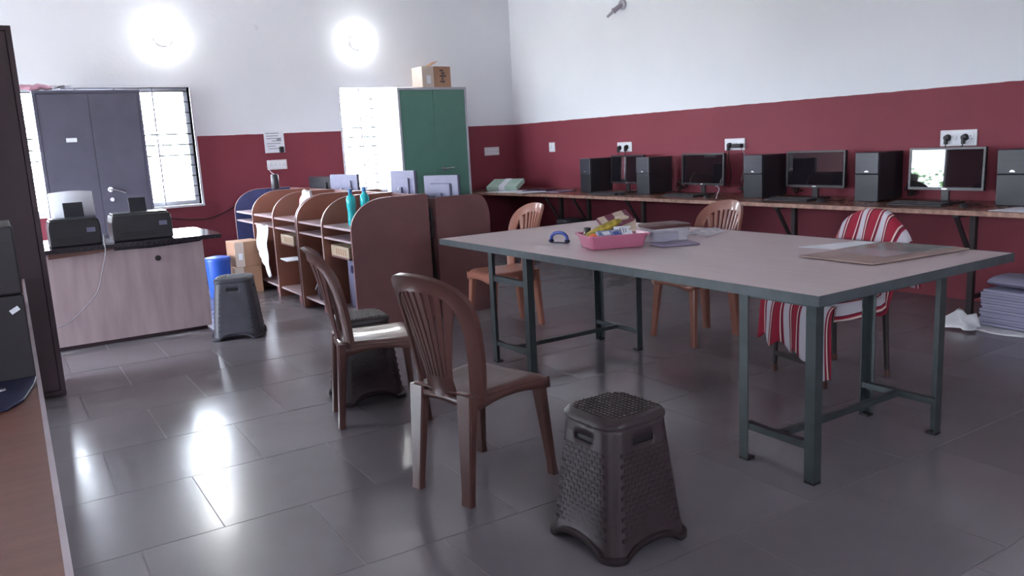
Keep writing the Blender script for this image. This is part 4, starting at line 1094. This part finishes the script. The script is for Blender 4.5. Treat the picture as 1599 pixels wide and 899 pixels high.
for i, p in enumerate(prof):
    row = []; v_ = i/(len(prof)-1)
    for j in range(NV+1):
        u = -1+2*j/NV
        half = .285
        y = u*half; x = p.x; z = p.z
        if p.z > .5 or p.x < -.18:      # on the backrest: arched shoulders
            k = min(1, max(0, (p.z-.5)/.4)); z -= .20*k*abs(u)**2.6; x += .5*min(abs(y), .2)**2*(1 if p.x > -.4 else 1)
            if p.x > -.30: y *= 1.0
            z -= 0
            x += .008*math.sin(u*11+p.z*9)
        else:
            over = max(0, abs(y)-.225)
            if p.x < .22: z -= over*1.6; y = math.copysign(min(abs(y), .225)+over*.35, y)
            if p.x >= .22:
                k = (.47-p.z)/.25
                x += .018*k*math.sin(u*9); z += -.05*k*(u*.6+.2)+ .02*math.sin(u*14)*k; y *= 1+.10*k
                if u > .35: z -= .10*k*(u-.35)
        row.append(bmt.verts.new((x, y, z)))
    grid.append(row)
for i in range(len(grid)-1):
    for j in range(NV):
        f = bmt.faces.new((grid[i][j], grid[i][j+1], grid[i+1][j+1], grid[i+1][j]))
        for l_, (a, b_) in zip(f.loops, ((i, j), (i, j+1), (i+1, j+1), (i+1, j))): l_[uvl].uv = (b_/NV+.02*math.sin(a*.35), a/len(grid))
me = bpy.data.meshes.new('striped_towel'); bmt.to_mesh(me); bmt.free(); me.materials.append(stripes())
for p in me.polygons: p.use_smooth = True
tw = bpy.data.objects.new('striped_towel', me); COL.objects.link(tw); tw.location = (3.92, 2.82, 0); tw.rotation_euler.z = R(168)
md = tw.modifiers.new('s', 'SOLIDIFY'); md.thickness = .004; md.offset = 1
tag(tw, 'red and white striped cotton towel draped over the chair back and seat', 'towel')

# ------------------------------------------------------------------ near table, left edge of the frame
t = thing('side_table', 'orange-brown wooden table with a pale edge strip at the lower left', 'table', (0, 0, 0), R(-.75))
# top with far end just short of the dark cupboard
m = MB(); m.b2(-.85, -.008, -.6, 5.45, .742, .768); m.build('table_top', M_ORANGEW, t)
m = MB(); m.b2(-.0078, .004, -.6, 5.45, .740, .7695); m.build('edge_strip', mat('pale_pink_edge', (.50, .43, .47), .35, var=.06), t)
for (x, y) in ((-.78, -.5), (-.07, -.5), (-.78, 5.36), (-.07, 5.36)):
    m = MB(); m.b2(x-.025, x+.025, y-.025, y+.025, 0, .7415); m.build('leg', M_ORANGEW, t)
m = MB(); m.b2(-.80, -.05, -.52, 5.38, .66, .7415); m.build('apron', M_ORANGEW, t)
t = tower('large dark computer tower standing on the near table at the left edge', 0, 0, .2, dark=True, dep=.42, z=.7705, h=.465, group=None, allblack=True)
t.location = (-.070, 2.80, .7705); t.rotation_euler.z = R(90)
for yy, lb in ((3.42, 'second dark computer tower on the near table, behind the first'), (4.05, 'third dark computer tower on the near table, farthest back')):
    q_ = tower(lb, 0, 0, .2, dark=True, dep=.42, z=.7705, h=.30, group=None, allblack=True)
    q_.location = (-.118+.0131*yy, yy, .7705); q_.rotation_euler.z = R(90)
o = MB(); o.box((0, 0, 0), (.026, .0015, .014), m=Matrix.Rotation(R(-30), 4, 'Y'))
tag(o.build('paper_tag', M_PAPER, loc=(.002, 2.797, .985)), 'small white paper tag stuck on the near left computer tower', 'tag')
m = MB(); P = [(-.5, 2.80), (.03, 2.79), (.022, 2.70), (-.01, 2.53), (-.05, 2.46), (-.5, 2.42)]
m.prism(P, 'z', .7705, .777)
tag(m.build('mouse_pad', M_DKBLUE, bevel=.002), 'dark blue mat with an angled corner in front of the near tower', 'mat')
m = MB(); m.lathe([(.013, 0), (.014, .002), (.012, .007), (.004, .008)], n=16)
tag(m.build('silver_knob', M_CHROME, smooth=True, loc=(-.064, 2.665, .7775)), 'small round silver disc lying on the dark blue mat', 'coin')
